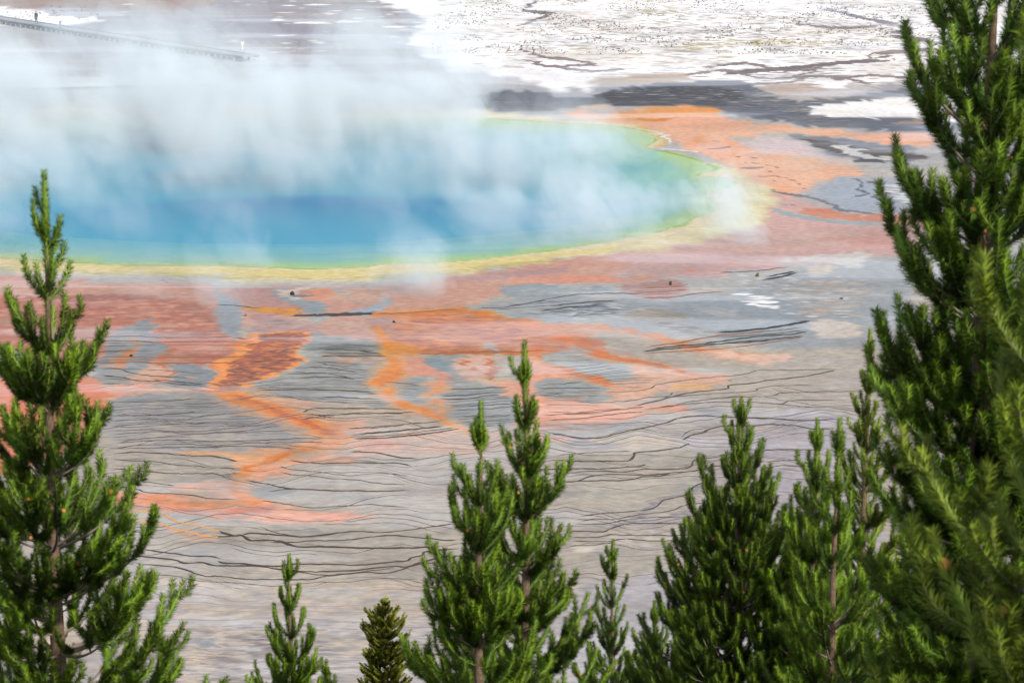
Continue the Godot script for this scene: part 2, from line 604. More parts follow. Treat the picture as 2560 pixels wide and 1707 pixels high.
# ---------------------------------------------------------------- people: one continuous skin from joined tapered bones
func person_mesh(bones: Array, colours: Callable, cell: float, lo: Vector3, hi: Vector3) -> ArrayMesh:
	var nx := int((hi.x - lo.x) / cell) + 2
	var ny := int((hi.y - lo.y) / cell) + 2
	var nz := int((hi.z - lo.z) / cell) + 2
	var f := PackedFloat32Array()
	f.resize(nx * ny * nz)
	for y in ny:
		for z in nz:
			for x in nx:
				var p := lo + Vector3(x, y, z) * cell
				var acc := 0.0
				for b in bones:
					var ab: Vector3 = b[1] - b[0]
					var t := clampf((p - b[0]).dot(ab) / maxf(ab.length_squared(), 1e-6), 0, 1)
					var d: float = (p - b[0] - ab * t).length() - lerpf(b[2], b[3], t)
					acc += exp(-d * 55.0)
				f[(y * nz + z) * nx + x] = -log(maxf(acc, 1e-12)) / 55.0
	var idx := {}
	var v := PackedVector3Array()
	var nn := PackedVector3Array()
	var cc := PackedColorArray()
	var tri := PackedInt32Array()
	var off := [0, 1, nx, nx + 1, nx * nz, nx * nz + 1, nx * nz + nx, nx * nz + nx + 1]
	var edges := [[0, 1], [0, 2], [0, 4], [1, 3], [1, 5], [2, 3], [2, 6], [3, 7], [4, 5], [4, 6], [5, 7], [6, 7]]
	var cor := [Vector3(0, 0, 0), Vector3(1, 0, 0), Vector3(0, 0, 1), Vector3(1, 0, 1), Vector3(0, 1, 0), Vector3(1, 1, 0), Vector3(0, 1, 1), Vector3(1, 1, 1)]
	for y in ny - 1:
		for z in nz - 1:
			for x in nx - 1:
				var i := (y * nz + z) * nx + x
				var neg := 0
				for k in 8:
					if f[i + off[k]] < 0.0:
						neg += 1
				if neg == 0 or neg == 8:
					continue
				var s := Vector3.ZERO
				var c := 0
				for e in edges:
					var a := f[i + off[e[0]]]
					var b := f[i + off[e[1]]]
					if (a < 0.0) != (b < 0.0):
						s += cor[e[0]].lerp(cor[e[1]], a / (a - b))
						c += 1
				idx[i] = v.size()
				var p := lo + (Vector3(x, y, z) + s / c) * cell
				v.append(p)
				nn.append(Vector3(f[i + 1] - f[i], f[i + nx * nz] - f[i], f[i + nx] - f[i]).normalized())
				cc.append((colours as Callable).call(p))
	for y in range(1, ny - 1):
		for z in range(1, nz - 1):
			for x in range(1, nx - 1):
				var i := (y * nz + z) * nx + x
				var a := f[i] < 0.0
				for ax in [[1, nx, nx * nz], [nx, nx * nz, 1], [nx * nz, 1, nx]]:
					if a == (f[i + ax[0]] < 0.0):
						continue
					var q := [idx[i], idx[i - ax[1]], idx[i - ax[1] - ax[2]], idx[i - ax[2]]]
					tri.append_array(PackedInt32Array([q[0], q[1], q[2], q[0], q[2], q[3]] if not a else [q[0], q[2], q[1], q[0], q[3], q[2]]))
	for i in range(0, tri.size(), 3):        # front faces run clockwise
		var face := (v[tri[i + 1]] - v[tri[i]]).cross(v[tri[i + 2]] - v[tri[i]])
		if face.dot(nn[tri[i]] + nn[tri[i + 1]] + nn[tri[i + 2]]) > 0.0:
			var t := tri[i + 1]
			tri[i + 1] = tri[i + 2]
			tri[i + 2] = t
	var arr := []
	arr.resize(Mesh.ARRAY_MAX)
	arr[Mesh.ARRAY_VERTEX] = v
	arr[Mesh.ARRAY_NORMAL] = nn
	arr[Mesh.ARRAY_COLOR] = cc
	arr[Mesh.ARRAY_INDEX] = tri
	var m := ArrayMesh.new()
	m.add_surface_from_arrays(Mesh.PRIMITIVE_TRIANGLES, arr)
	return m

func person(label: String, where: Vector3, turn: float, top: Color, legs: Color, hair: Color, long_coat: bool) -> void:
	var st := 0.11
	var bones := [
		[Vector3(0, 1.66, 0.01), Vector3(0, 1.6, 0.0), 0.095, 0.08], [Vector3(0, 1.62, 0.08), Vector3(0, 1.6, 0.1), 0.02, 0.018], [Vector3(0, 1.5, 0), Vector3(0, 1.56, 0), 0.055, 0.052],
		[Vector3(-0.14, 1.4, 0), Vector3(0.14, 1.4, 0), 0.085, 0.085], [Vector3(0, 1.38, 0), Vector3(0, 1.05, 0.0), 0.15, 0.13], [Vector3(0, 1.05, 0), Vector3(0, 0.92, 0), 0.14, 0.15],
		[Vector3(-0.09, 0.9, 0), Vector3(-0.1, 0.5, st * 0.5), 0.095, 0.06], [Vector3(-0.1, 0.5, st * 0.5), Vector3(-0.11, 0.1, st * 0.2), 0.062, 0.042], [Vector3(-0.11, 0.05, st * 0.1), Vector3(-0.13, 0.04, st * 0.2 + 0.15), 0.045, 0.035],
		[Vector3(0.09, 0.9, 0), Vector3(0.1, 0.5, -st * 0.2), 0.095, 0.06], [Vector3(0.1, 0.5, -st * 0.2), Vector3(0.11, 0.1, -st), 0.062, 0.042], [Vector3(0.11, 0.05, -st), Vector3(0.13, 0.04, -st + 0.16), 0.045, 0.035],
		[Vector3(-0.2, 1.4, 0), Vector3(-0.26, 1.12, -0.04), 0.06, 0.048], [Vector3(-0.26, 1.12, -0.04), Vector3(-0.24, 0.9, 0.08), 0.045, 0.034], [Vector3(-0.24, 0.88, 0.09), Vector3(-0.24, 0.8, 0.12), 0.036, 0.026],
		[Vector3(0.2, 1.4, 0), Vector3(0.26, 1.12, 0.02), 0.06, 0.048], [Vector3(0.26, 1.12, 0.02), Vector3(0.25, 0.9, 0.1), 0.045, 0.034], [Vector3(0.25, 0.88, 0.11), Vector3(0.25, 0.8, 0.13), 0.036, 0.026]]
	if long_coat:
		bones.append([Vector3(0, 0.95, 0), Vector3(0, 0.72, 0.01), 0.17, 0.18])
	var hem := 0.68 if long_coat else 0.94
	var colours := func(p: Vector3) -> Color:
		if p.y > 1.5:
			return hair if p.y > 1.68 or p.z < 0.02 else Color(0.5, 0.3, 0.22)
		if absf(p.x) > 0.19 and p.y < 0.89 and p.y > 0.7:
			return Color(0.5, 0.3, 0.22)
		if p.y < 0.1:
			return Color(0.03, 0.03, 0.03)
		return top if p.y > hem else legs
	var m := StandardMaterial3D.new()
	m.vertex_color_use_as_albedo = true
	m.roughness = 0.85
	var o := put("person", person_mesh(bones, colours, 0.024, Vector3(-0.4, -0.05, -0.32), Vector3(0.4, 1.85, 0.34)), m)
	o.position = where
	o.rotation.y = turn
	tag(o, label, "person")

func boardwalk(label: String, a: Vector2, b: Vector2, width: float, height: float, deck_c: Color, post_c: Color, gap: float) -> void:
	var root := Node3D.new()
	root.name = "boardwalk"
	var mid := (a + b) * 0.5
	var dir := (b - a).normalized()
	root.position = Vector3(mid.x, 0, mid.y)
	root.rotation.y = atan2(-dir.y, dir.x)
	add_child(root, true)
	tag(root, label, "boardwalk")
	var l := a.distance_to(b)
	var deck := BoxMesh.new()
	deck.size = Vector3(l, 0.06, width)
	var grain := FastNoiseLite.new()
	grain.frequency = 0.08
	var dm := matte(deck_c)
	put("deck", deck, dm, root).position.y = height
	var beam := BoxMesh.new()
	beam.size = Vector3(l, 0.16, 0.06)
	for s in [-1.0, 1.0]:
		put("beam", beam, matte(Color(0.05, 0.045, 0.04)), root).position = Vector3(0, height - 0.115, s * (width * 0.5 - 0.16))
		var kerb := BoxMesh.new()
		kerb.size = Vector3(l, 0.09, 0.09)
		put("kerb_rail", kerb, dm, root).position = Vector3(0, height + 0.078, s * (width * 0.5 - 0.06))
	var post := BoxMesh.new()
	post.size = Vector3(0.28, height - 0.03, 0.24)
	var pm := matte(post_c)
	var n := int(l / gap)
	for i in n:
		for s in [-1.0, 1.0]:
			put("post", post, pm, root).position = Vector3(-l * 0.5 + (i + 0.5) * gap, (height - 0.03) * 0.5 - 0.02, s * (width * 0.5 - 0.28))

# ================================================================================================
func _ready() -> void:
	rng.seed = 11
	fn.seed = 5
	fn.frequency = 0.01
	fn.fractal_octaves = 3
	smooth_fn.seed = 8
	smooth_fn.frequency = 0.01
	smooth_fn.fractal_octaves = 1
	setting_and_light()
	paint_ground()
	weather_maps()
	var ground := build_ground()
	build_edges(ground)
	build_water()
	build_far_things()
	build_pines()
	build_small_things()
	build_steam()
	print("edges ", ridge_count, " shoots ", shoots)

func setting_and_light() -> void:
	var cam := Camera3D.new()
	cam.name = "camera"
	add_child(cam)
	cam.position = Vector3(0, EYE, 0)
	cam.rotation.x = -pitch
	var att := CameraAttributesPhysical.new()
	att.frustum_focal_length = 12.0 / (853.5 / F)
	att.frustum_near = 0.5
	att.frustum_far = 9000.0
	att.frustum_focus_distance = 150.0
	att.exposure_aperture = 9.0
	cam.attributes = att
	cam.current = true
	var env := Environment.new()
	env.tonemap_mode = Environment.TONE_MAPPER_LINEAR
	env.tonemap_exposure = 1.36
	env.background_mode = Environment.BG_SKY
	var sky := Sky.new()
	var sm := ProceduralSkyMaterial.new()
	sm.sky_top_color = Color(0.83, 0.86, 0.92)
	sm.sky_horizon_color = Color(0.94, 0.94, 0.95)
	sm.ground_bottom_color = Color(0.5, 0.5, 0.5)
	sm.ground_horizon_color = Color(0.7, 0.7, 0.7)
	sm.sky_energy_multiplier = 1.2
	sm.sun_angle_max = 1.0
	sky.sky_material = sm
	env.sky = sky
	env.volumetric_fog_enabled = true
	env.volumetric_fog_density = 0.0
	env.sdfgi_enabled = true
	env.ssao_enabled = true
	env.ssil_enabled = true
	var we := WorldEnvironment.new()
	we.name = "world_environment"
	we.environment = env
	add_child(we)
	var sun := DirectionalLight3D.new()
	sun.name = "sun"
	sun.light_energy = 1.55
	sun.light_angular_distance = 4.0
	sun.light_color = Color(1.0, 0.96, 0.9)
	sun.shadow_enabled = true
	add_child(sun)
	sun.look_at_from_position(Vector3(0.55, 0.75, 0.66), Vector3.ZERO)

func paint_ground() -> void:
	for m in 2:
		var im := Image.create(SIDE, SIDE, false, Image.FORMAT_RGBA8)
		im.fill(rgb(186, 179, 174) if m == 0 else rgb(186, 186, 192))
		maps.append(im)
	# --- far plain
	mat("S", [-300, -60, 2900, -60, 2900, 380, 2250, 350, 1900, 260, 1500, 250, 1200, 290, -300, 290], rgb(178, 178, 192), 20)
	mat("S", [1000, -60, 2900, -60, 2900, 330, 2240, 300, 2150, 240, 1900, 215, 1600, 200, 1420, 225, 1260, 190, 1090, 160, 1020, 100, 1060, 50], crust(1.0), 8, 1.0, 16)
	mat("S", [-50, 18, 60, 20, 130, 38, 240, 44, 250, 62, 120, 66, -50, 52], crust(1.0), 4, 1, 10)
	mat("S", [-50, -20, 500, -20, 520, 10, 420, 30, 200, 14, 60, 20, -50, 14], rgb(176, 160, 160), 10)
	mat("S", [200, 60, 700, 50, 1000, 110, 1100, 200, 700, 220, 300, 190, 150, 100], rgb(158, 158, 176), 20)
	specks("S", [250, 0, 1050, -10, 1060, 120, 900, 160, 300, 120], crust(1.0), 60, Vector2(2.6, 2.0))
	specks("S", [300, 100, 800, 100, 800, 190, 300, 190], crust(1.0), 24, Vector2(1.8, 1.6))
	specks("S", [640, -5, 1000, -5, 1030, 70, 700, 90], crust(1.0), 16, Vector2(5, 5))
	specks("S", [0, 0, 1000, 0, 1000, 200, 0, 120], rgb(120, 112, 126), 60, Vector2(3.2, 1.6), 0.6)
	# speckled crust and thin plant cover of the white flat
	specks("S", [1100, 0, 2400, 0, 2400, 110, 2000, 130, 1600, 130, 1200, 120], rgb(178, 172, 172), 520, Vector2(2.0, 2.6), 0.55)
	specks("S", [1040, -20, 2500, -20, 2500, 200, 1900, 190, 1500, 190, 1200, 170], rgb(186, 182, 188), 800, Vector2(2.8, 2.2), 0.6)
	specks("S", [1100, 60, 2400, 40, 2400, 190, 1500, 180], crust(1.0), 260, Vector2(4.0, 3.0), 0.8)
	specks("S", [1040, -20, 2500, -20, 2500, 140, 1200, 150], rgb(206, 186, 156), 300, Vector2(3.0, 2.0), 0.65)
	specks("S", [1350, 10, 2300, 10, 2300, 125, 1400, 115], rgb(132, 126, 126), 520, Vector2(1.2, 1.4), 0.65)
	specks("S", [1500, 20, 2250, 20, 2250, 110, 1900, 110, 1500, 90], rgb(148, 148, 152), 320, Vector2(1.6, 2.2), 0.6)
	specks("S", [1300, 45, 1520, 40, 1540, 90, 1300, 92], rgb(186, 160, 140), 80, Vector2(2.0, 1.8), 0.6)
	specks("S", [1040, -20, 2500, -20, 2500, 200, 1900, 190, 1500, 190, 1200, 170], rgb(190, 186, 190), 520, Vector2(2.2, 2.4), 0.55)
	specks("S", [1690, 112, 1850, 98, 2000, 96, 2110, 110, 2100, 122, 1950, 112, 1850, 116, 1690, 126], rgb(196, 182, 128), 110, Vector2(1.6, 1.8), 0.8)
	specks("S", [1610, 10, 1690, 12, 1760, 28, 1640, 34, 1560, 34], rgb(196, 184, 132), 60, Vector2(1.6, 2.0), 0.8)
	specks("S", [1550, -10, 1900, -10, 1900, 6, 1550, 4], rgb(178, 176, 110), 22, Vector2(3, 2), 0.8)
	specks("S", [1100, 0, 2400, 0, 2400, 130, 1200, 130], rgb(206, 160, 110), 26, Vector2(1.4, 0.9), 0.9)
	stream("S", [1340, 5, 3, 1310, 25, 3, 1375, 34, 4, 1330, 52, 3, 1300, 62, 3], rgb(120, 118, 126), 2)
	stream("S", [2060, 20, 3, 2150, 42, 4, 2240, 62, 5, 2280, 72, 5, 2230, 88, 6, 2320, 100, 4], rgb(148, 146, 162), 2)
	stream("S", [2320, 122, 4, 2240, 130, 5, 2180, 140, 8, 2240, 146, 6, 2120, 156, 4, 2000, 168, 5, 1900, 176, 5, 1820, 182, 5], rgb(120, 108, 116), 2)
	for c in [[1760, 168, 1860, 158, 1960, 176, 2060, 170], [1700, 190, 1820, 176, 1920, 196, 2040, 190, 2120, 196], [2080, 200, 2180, 188, 2280, 196], [1990, 190, 2030, 178, 2040, 168], [2120, 196, 2160, 206, 2200, 222, 2280, 210], [1830, 210, 1960, 206, 2020, 192], [1300, 120, 1350, 140, 1440, 150, 1500, 164], [1320, 150, 1380, 166, 1500, 160], [2000, 60, 2100, 70, 2200, 64], [1400, 170, 1480, 178, 1560, 172]]:
		var a: Array = []
		for i in range(0, c.size(), 2):
			a.append_array([c[i], c[i + 1], 2.8])
		stream("S", a, rgb(138, 124, 130), 2, 1, 6)
	specks("S", [1650, 165, 2100, 150, 2250, 200, 2000, 226, 1700, 205], rgb(140, 126, 130), 70, Vector2(3.2, 1.8), 0.8)
	mat("S", [1480, 196, 1600, 186, 1740, 188, 1700, 204, 1560, 214, 1480, 208], rgb(198, 180, 164), 8, 0.9)
	mat("S", [1870, 218, 2000, 208, 2080, 226, 1960, 240, 1880, 234], rgb(196, 178, 170), 8, 0.8)
	# dark wet outwash behind the orange fan
	mat("S", [1180, 240, 1320, 225, 1440, 246, 1560, 220, 1680, 206, 1840, 204, 1900, 222, 1960, 250, 2080, 245, 2250, 210, 2330, 240, 2200, 268, 2330, 300, 2560, 310, 2560, 330, 2100, 322, 1900, 296, 1700, 262, 1560, 262, 1450, 268, 1330, 275, 1200, 280], rgb(92, 98, 116), 6, 1.0, 10)
	mat("S", [1480, 240, 1600, 222, 1780, 214, 1860, 240, 1800, 256, 1560, 252], rgb(50, 52, 62), 6, 0.9, 10)
	mat("S", [1440, 255, 1600, 248, 1800, 254, 1880, 264, 1600, 266], rgb(60, 62, 74), 4, 0.9)
	specks("S", [1500, 226, 1850, 214, 2100, 262, 2240, 236, 2250, 262, 1950, 284, 1800, 252], rgb(206, 206, 210), 110, Vector2(1.8, 0.9), 0.8)
	specks("S", [1200, 250, 1450, 250, 1700, 215, 1880, 225, 2100, 262, 2250, 225, 2300, 250, 2100, 310, 1900, 290, 1600, 258, 1300, 270], rgb(58, 56, 62), 150, Vector2(2.6, 1.4), 0.7)
	specks("S", [1200, 250, 1450, 250, 1700, 215, 1880, 225, 2100, 262, 2250, 225, 2300, 250, 2100, 310, 1900, 290, 1600, 258, 1300, 270], rgb(138, 132, 138), 190, Vector2(2.6, 1.2), 0.6)
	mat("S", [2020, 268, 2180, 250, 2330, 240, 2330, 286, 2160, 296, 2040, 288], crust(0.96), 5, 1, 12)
	mat("S", [1980, 236, 2200, 205, 2300, 196, 2300, 214, 2120, 242, 2000, 250], rgb(196, 190, 196), 5, 0.8, 10)
	mat("S", [2230, 306, 2300, 298, 2340, 304, 2260, 312], rgb(160, 140, 132), 4, 0.9)
	# orange fan north-east of the pool
	mat("I", [-230, 150, -120, 90, 0, 70, 110, 90, 160, 110, 330, 88, 560, 80, 830, 90, 860, 150, 1160, 200, 1500, 232, 2000, 270, 2400, 268, 2400, 372, 2050, 350, 1700, 300, 1300, 270, 1150, 300, 1000, 330, 1600, 440, 1850, 520, 2000, 560, 1850, 600, 1600, 640, 1500, 720, 1200, 760, 900, 500, 540, 340, 480, 290, 360, 240, 0, 190], rgb(246, 188, 160), 10, 1, 8)
	mat("I", [-100, 130, 0, 140, 200, 110, 540, 84, 830, 92, 800, 150, 500, 150, 300, 190, 100, 180], rgb(238, 164, 98), 10, 0.9)
	mat("I", [-90, 110, 0, 72, 100, 84, 150, 112, 60, 134, -40, 134], rgb(196, 176, 170), 6)
	stream("I", [300, 168, 10, 420, 180, 10, 560, 160, 6], rgb(226, 140, 60), 4, 0.8)
	stream("I", [-60, 190, 6, 150, 205, 8, 320, 235, 10, 430, 275, 16, 480, 330, 16, 420, 372, 8], rgb(240, 196, 110), 3, 0.9)
	stream("I", [360, 245, 3, 450, 270, 6, 510, 300, 16, 520, 350, 6], rgb(250, 250, 250), 2)
	stream("I", [440, 378, 3, 540, 390, 3, 650, 405, 5, 700, 412, 2], rgb(250, 246, 240), 2)
	mat("I", [700, 300, 800, 300, 790, 340, 700, 345], rgb(232, 160, 110), 8, 0.7)
	mat("I", [1060, 330, 1300, 300, 1500, 370, 1620, 430, 1850, 470, 1900, 520, 1700, 480, 1400, 440, 1100, 400], rgb(224, 206, 216), 10, 0.9)
	mat("I", [1200, 290, 1300, 285, 1460, 320, 1640, 400, 1900, 470, 2200, 480, 2300, 500, 2300, 370, 2000, 350, 1700, 300, 1400, 284], rgb(128, 132, 148), 5, 0.95)
	mat("I", [1480, 318, 1640, 330, 1900, 380, 2352, 430, 2352, 460, 2080, 450, 1800, 430, 1600, 380], rgb(74, 64, 62), 4, 0.95)
	mat("I", [1690, 350, 1820, 370, 2000, 430, 2180, 455, 2060, 480, 1880, 450, 1740, 390], rgb(222, 222, 228), 4, 0.95, 12)
	stream("I", [1880, 470, 10, 2000, 478, 12, 2140, 486, 8], rgb(60, 62, 72), 3)
	mat("I", [1640, 620, 1860, 600, 2050, 610, 2352, 640, 2352, 880, 1800, 850, 1700, 800, 1450, 740, 1500, 690], rgb(172, 182, 202), 8, 0.95)
	mat("I", [1900, 630, 2080, 640, 2100, 720, 1990, 740, 2040, 690, 2000, 640], rgb(96, 82, 74), 4, 0.95)
	stream("I", [1850, 605, 4, 1930, 640, 6, 1890, 680, 8, 1950, 715, 10, 1840, 745, 4], rgb(98, 104, 122), 2)
	specks("I", [2080, 640, 2352, 660, 2352, 800, 2100, 740], rgb(236, 236, 240), 40, Vector2(1.6, 1.2))
	specks("I", [1850, 480, 2352, 500, 2352, 640, 1900, 600], rgb(150, 150, 162), 90, Vector2(1.2, 0.8), 0.7)
	mat("I", [1000, 440, 1500, 430, 1700, 560, 1500, 680, 1200, 640], rgb(244, 206, 186), 20, 0.6)
	for d in [[1000, 445, 16], [1110, 455, 24], [1100, 488, 8], [1160, 493, 22], [1210, 490, 6], [1220, 506, 10], [1265, 520, 8], [1295, 526, 12], [1235, 553, 22], [895, 463, 6], [850, 330, 16], [1300, 620, 8], [1460, 647, 10], [1480, 678, 16], [1440, 618, 30], [1140, 698, 16], [1260, 688, 26]]:
		stream("I", [d[0] - d[2], d[1], 2, d[0], d[1] + 1, 5, d[0] + d[2], d[1] + 2, 2], rgb(132, 84, 66), 1, 0.84, 1)
	stream("I", [815, 388, 2, 880, 385, 4, 920, 378, 8, 965, 376, 3], rgb(128, 116, 126), 1, 0.84, 1)
	stream("I", [990, 527, 3, 1080, 530, 9, 1180, 524, 4], rgb(140, 110, 110), 1, 0.84, 1)
	stream("I", [1180, 588, 2, 1230, 592, 4, 1300, 584, 2, 1330, 592, 3, 1390, 606, 2], rgb(150, 90, 70), 1, 0.84, 1)
	# lilac-pink apron east of the pool
	mat("I", [900, 700, 1200, 680, 1400, 740, 1750, 850, 2100, 880, 2352, 890, 2352, 1130, 1900, 1180, 1400, 1250, 1000, 1290, 700, 1320, 0, 1330, 0, 1180, 600, 1050, 900, 900], rgb(214, 176, 176), 14)
	mat("I", [1500, 850, 1650, 830, 1900, 870, 2200, 880, 2352, 900, 2352, 920, 1850, 920, 1640, 900], rgb(206, 132, 110), 6, 0.9)
	mat("I", [1600, 1050, 1800, 1020, 2100, 1000, 2300, 1020, 2200, 1080, 1800, 1085], rgb(204, 150, 148), 10, 0.9)
	stream("I", [1290, 825, 5, 1340, 850, 14, 1470, 880, 18, 1600, 905, 16, 1750, 925, 14, 2100, 945, 12], rgb(158, 172, 188), 3)
	stream("I", [1240, 690, 5, 1330, 712, 5, 1500, 738, 8, 1640, 770, 8, 1780, 830, 10, 1900, 850, 6, 2100, 872, 5], rgb(120, 118, 130), 2)
	stream("I", [1050, 740, 4, 1180, 760, 6, 1300, 790, 4, 1450, 805, 3], rgb(150, 140, 150), 2)
	# yellow-cream rim
	mat("V", [1500, 345, 1620, 372, 1690, 392, 1735, 415, 1770, 445, 1772, 480, 1735, 515, 1650, 545, 1540, 566, 1440, 582, 1300, 600, 1180, 614, 1060, 626, 900, 636, 760, 644, 560, 639, 380, 634, 200, 628, 0, 620, -120, 620, -700, 600, -900, 400, -700, 240, 300, 236, 1000, 246, 1180, 262, 1300, 274, 1400, 282, 1470, 290, 1520, 306, 1528, 322, 1502, 338], rgb(236, 224, 190), 12, 1, 5)
	stream("V", [0, 606, 7, 200, 614, 7, 400, 622, 7, 560, 625, 7, 700, 630, 7, 820, 627, 6, 1000, 614, 6, 1150, 602, 6, 1300, 584, 5, 1420, 566, 4, 1520, 545, 3], rgb(230, 216, 152), 5, 0.65)
	mat("V", [1660, 430, 1710, 425, 1760, 450, 1760, 490, 1700, 525, 1600, 550, 1650, 500, 1690, 480], rgb(244, 238, 208), 10, 0.9)
	specks("V", [0, 614, 400, 626, 760, 640, 1000, 624, 1300, 590, 1300, 604, 900, 642, 500, 640, 0, 622], rgb(186, 178, 100), 320, Vector2(2.2, 0.35), 0.6)
	# bed of the pool
	mat("V", SHORE_V, rgb(164, 196, 104), 3, 1, 0)
	mat("V", [-600, 420, -300, 330, 300, 290, 1000, 290, 1380, 300, 1460, 330, 1560, 380, 1600, 430, 1580, 470, 1480, 515, 1300, 556, 1100, 580, 900, 592, 600, 598, 200, 590, -300, 560], rgb(130, 186, 150), 14, 1, 4)
	# --- south apron
	mat("S", [-400, 682, -100, 684, 200, 702, 500, 712, 760, 722, 1000, 706, 1250, 674, 1500, 640, 1560, 660, 1500, 690, 1300, 725, 1200, 760, 1240, 790, 1150, 800, 900, 790, 700, 800, 500, 850, 450, 900, 250, 930, -100, 960, -400, 960], rgb(204, 160, 148), 10)
	mat("G", [-900, 340, 400, 390, 900, 385, 1300, 390, 1700, 425, 2050, 480, 2120, 560, 2140, 640, 2250, 800, 2270, 850, 2100, 1050, 1900, 1060, 1700, 1050, 1560, 1060, 1500, 900, 1500, 800, 1460, 640, 1080, 770, 1030, 860, 1050, 935, 900, 1000, 700, 1150, 0, 1200, -900, 1200], rgb(186, 124, 108), 7)
	specks("G", [0, 390, 900, 390, 1700, 440, 2050, 500, 2200, 780, 1550, 780, 1450, 620, 900, 660, 0, 900], rgb(168, 112, 104), 260, Vector2(1.6, 1.6), 0.5)
	specks("G", [0, 390, 900, 390, 1700, 440, 2050, 500, 2200, 780, 1550, 780, 1450, 620, 900, 660, 0, 900], rgb(222, 168, 152), 160, Vector2(1.4, 1.2), 0.6)
	mat("G", [850, 380, 1300, 378, 1560, 400, 1500, 425, 1250, 430, 1000, 420], rgb(160, 108, 102), 4, 0.7, 8)
	mat("G", [-200, 395, 80, 390, 90, 425, -200, 430], rgb(206, 124, 92), 5, 0.8)
	mat("S", [500, 735, 640, 720, 740, 715, 760, 735, 720, 780, 620, 770], rgb(180, 144, 146), 10, 0.8)
	# slate pools and wet grey
	var slate := rgb(140, 148, 158)
	mat("G", [1180, 700, 1330, 650, 1460, 620, 1480, 740, 1530, 780, 1560, 860, 1660, 910, 1550, 985, 1540, 1040, 1560, 1055, 1400, 1110, 1150, 1080, 960, 1090, 960, 1060, 1020, 965, 1050, 925, 1020, 860, 1080, 770], slate, 3)
	mat("G", [2130, 350, 2180, 400, 2250, 430, 2352, 480, 2352, 800, 2280, 800, 2180, 700, 2120, 560, 2150, 450], rgb(150, 158, 172), 4)
	mat("G", [1700, 1060, 1920, 1060, 2040, 1110, 2090, 1180, 2080, 1260, 1980, 1290, 1700, 1270, 1450, 1260, 1150, 1250, 950, 1270, 930, 1150, 960, 1090, 1250, 1100, 1560, 1060], slate, 3)
	mat("G", [1480, 1050, 1560, 1060, 1690, 1110, 1650, 1200, 1880, 1190, 1600, 1240, 1500, 1290, 1350, 1260, 1250, 1180, 1400, 1120], rgb(226, 176, 158), 4, 0.9)
	stream("G", [1310, 780, 8, 1300, 850, 10, 1330, 920, 10, 1250, 960, 30, 1220, 1020, 70, 1250, 1050, 60], rgb(208, 150, 118), 3, 0.95)
	stream("G", [1720, 900, 8, 1600, 975, 16, 1560, 1010, 30, 1600, 1050, 40, 1620, 1120, 20, 1640, 1160, 16, 1560, 1215, 14, 1480, 1235, 6], rgb(192, 122, 104), 3, 0.9)
	mat("G", [1560, 860, 1720, 900, 1700, 960, 1800, 940, 2060, 960, 2240, 900, 2270, 840, 1560, 830], rgb(206, 148, 138), 3)
	mat("G", [1060, 1270, 1400, 1260, 1700, 1300, 2060, 1290, 2150, 1340, 1900, 1340, 1500, 1340, 1200, 1400, 1050, 1411], rgb(228, 168, 150), 6, 0.95)
	mat("S", [-200, 920, 120, 930, 250, 960, 250, 1050, 100, 1160, -200, 1180], rgb(224, 140, 112), 8)
	mat("S", [-200, 880, 60, 880, 40, 920, -200, 925], rgb(150, 156, 168), 6)
	# central slate terraces
	mat("D", [615, 225, 900, 250, 1190, 330, 1200, 420, 1160, 470, 1230, 545, 1100, 630, 1150, 720, 1300, 860, 1200, 880, 880, 840, 560, 810, 140, 795, 30, 765, 100, 680, 250, 620, 440, 560, 560, 480, 510, 400, 560, 300], rgb(156, 160, 164), 3)
	mat("D", [700, 100, 1060, 110, 1190, 260, 1190, 330, 1000, 300, 760, 260, 620, 220], rgb(206, 166, 158), 8, 0.9)
	specks("D", [600, 420, 1180, 430, 1100, 620, 1140, 720, 600, 700, 300, 640], rgb(182, 186, 192), 60, Vector2(3, 1.2), 0.5)
	mat("D", [720, 420, 1190, 430, 1150, 480, 900, 490, 760, 460], rgb(206, 172, 156), 8, 0.8)
	specks("D", [640, 330, 1180, 320, 1180, 440, 700, 440], rgb(112, 122, 126), 40, Vector2(3, 0.8), 0.6)
	mat("E", [80, 130, 500, 95, 900, 95, 1300, 250, 1560, 335, 1880, 450, 1700, 540, 900, 540, 100, 520], rgb(160, 161, 170), 5)
	mat("E", [300, 100, 900, 90, 1200, 220, 1500, 320, 1500, 370, 900, 330, 500, 220, 300, 150], rgb(142, 146, 156), 10, 0.8)
	mat("E", [80, 350, 900, 370, 1500, 400, 1400, 540, 600, 530, 80, 560], rgb(178, 172, 172), 12, 0.7)
	# middle ground east of the main stream
	mat("D", [1300, 640, 1560, 620, 1540, 800, 1740, 960, 2200, 1060, 2352, 860, 2352, 700, 2130, 640, 2160, 470, 1820, 420, 1580, 450, 1760, 600, 1640, 780, 1400, 850, 1300, 740], rgb(156, 162, 170), 3)
	mat("D", [560, 810, 1200, 880, 1500, 900, 1800, 1010, 1560, 1060, 900, 1120, 700, 1000], rgb(196, 180, 170), 10, 0.9)
	mat("D", [140, 795, 560, 810, 620, 840, 420, 880, 500, 960, 800, 960, 1000, 1000, 1000, 1090, 800, 1060, 500, 980, 200, 860], rgb(226, 170, 152), 8, 0.9)
	mat("D", [900, 1130, 1500, 1080, 1900, 1080, 2300, 1060, 2352, 1200, 1600, 1260, 1000, 1230], rgb(218, 180, 160), 14, 0.9)
	mat("D", [860, 1150, 1200, 1150, 1330, 1190, 1200, 1220, 900, 1210], rgb(218, 156, 140), 8, 0.8)
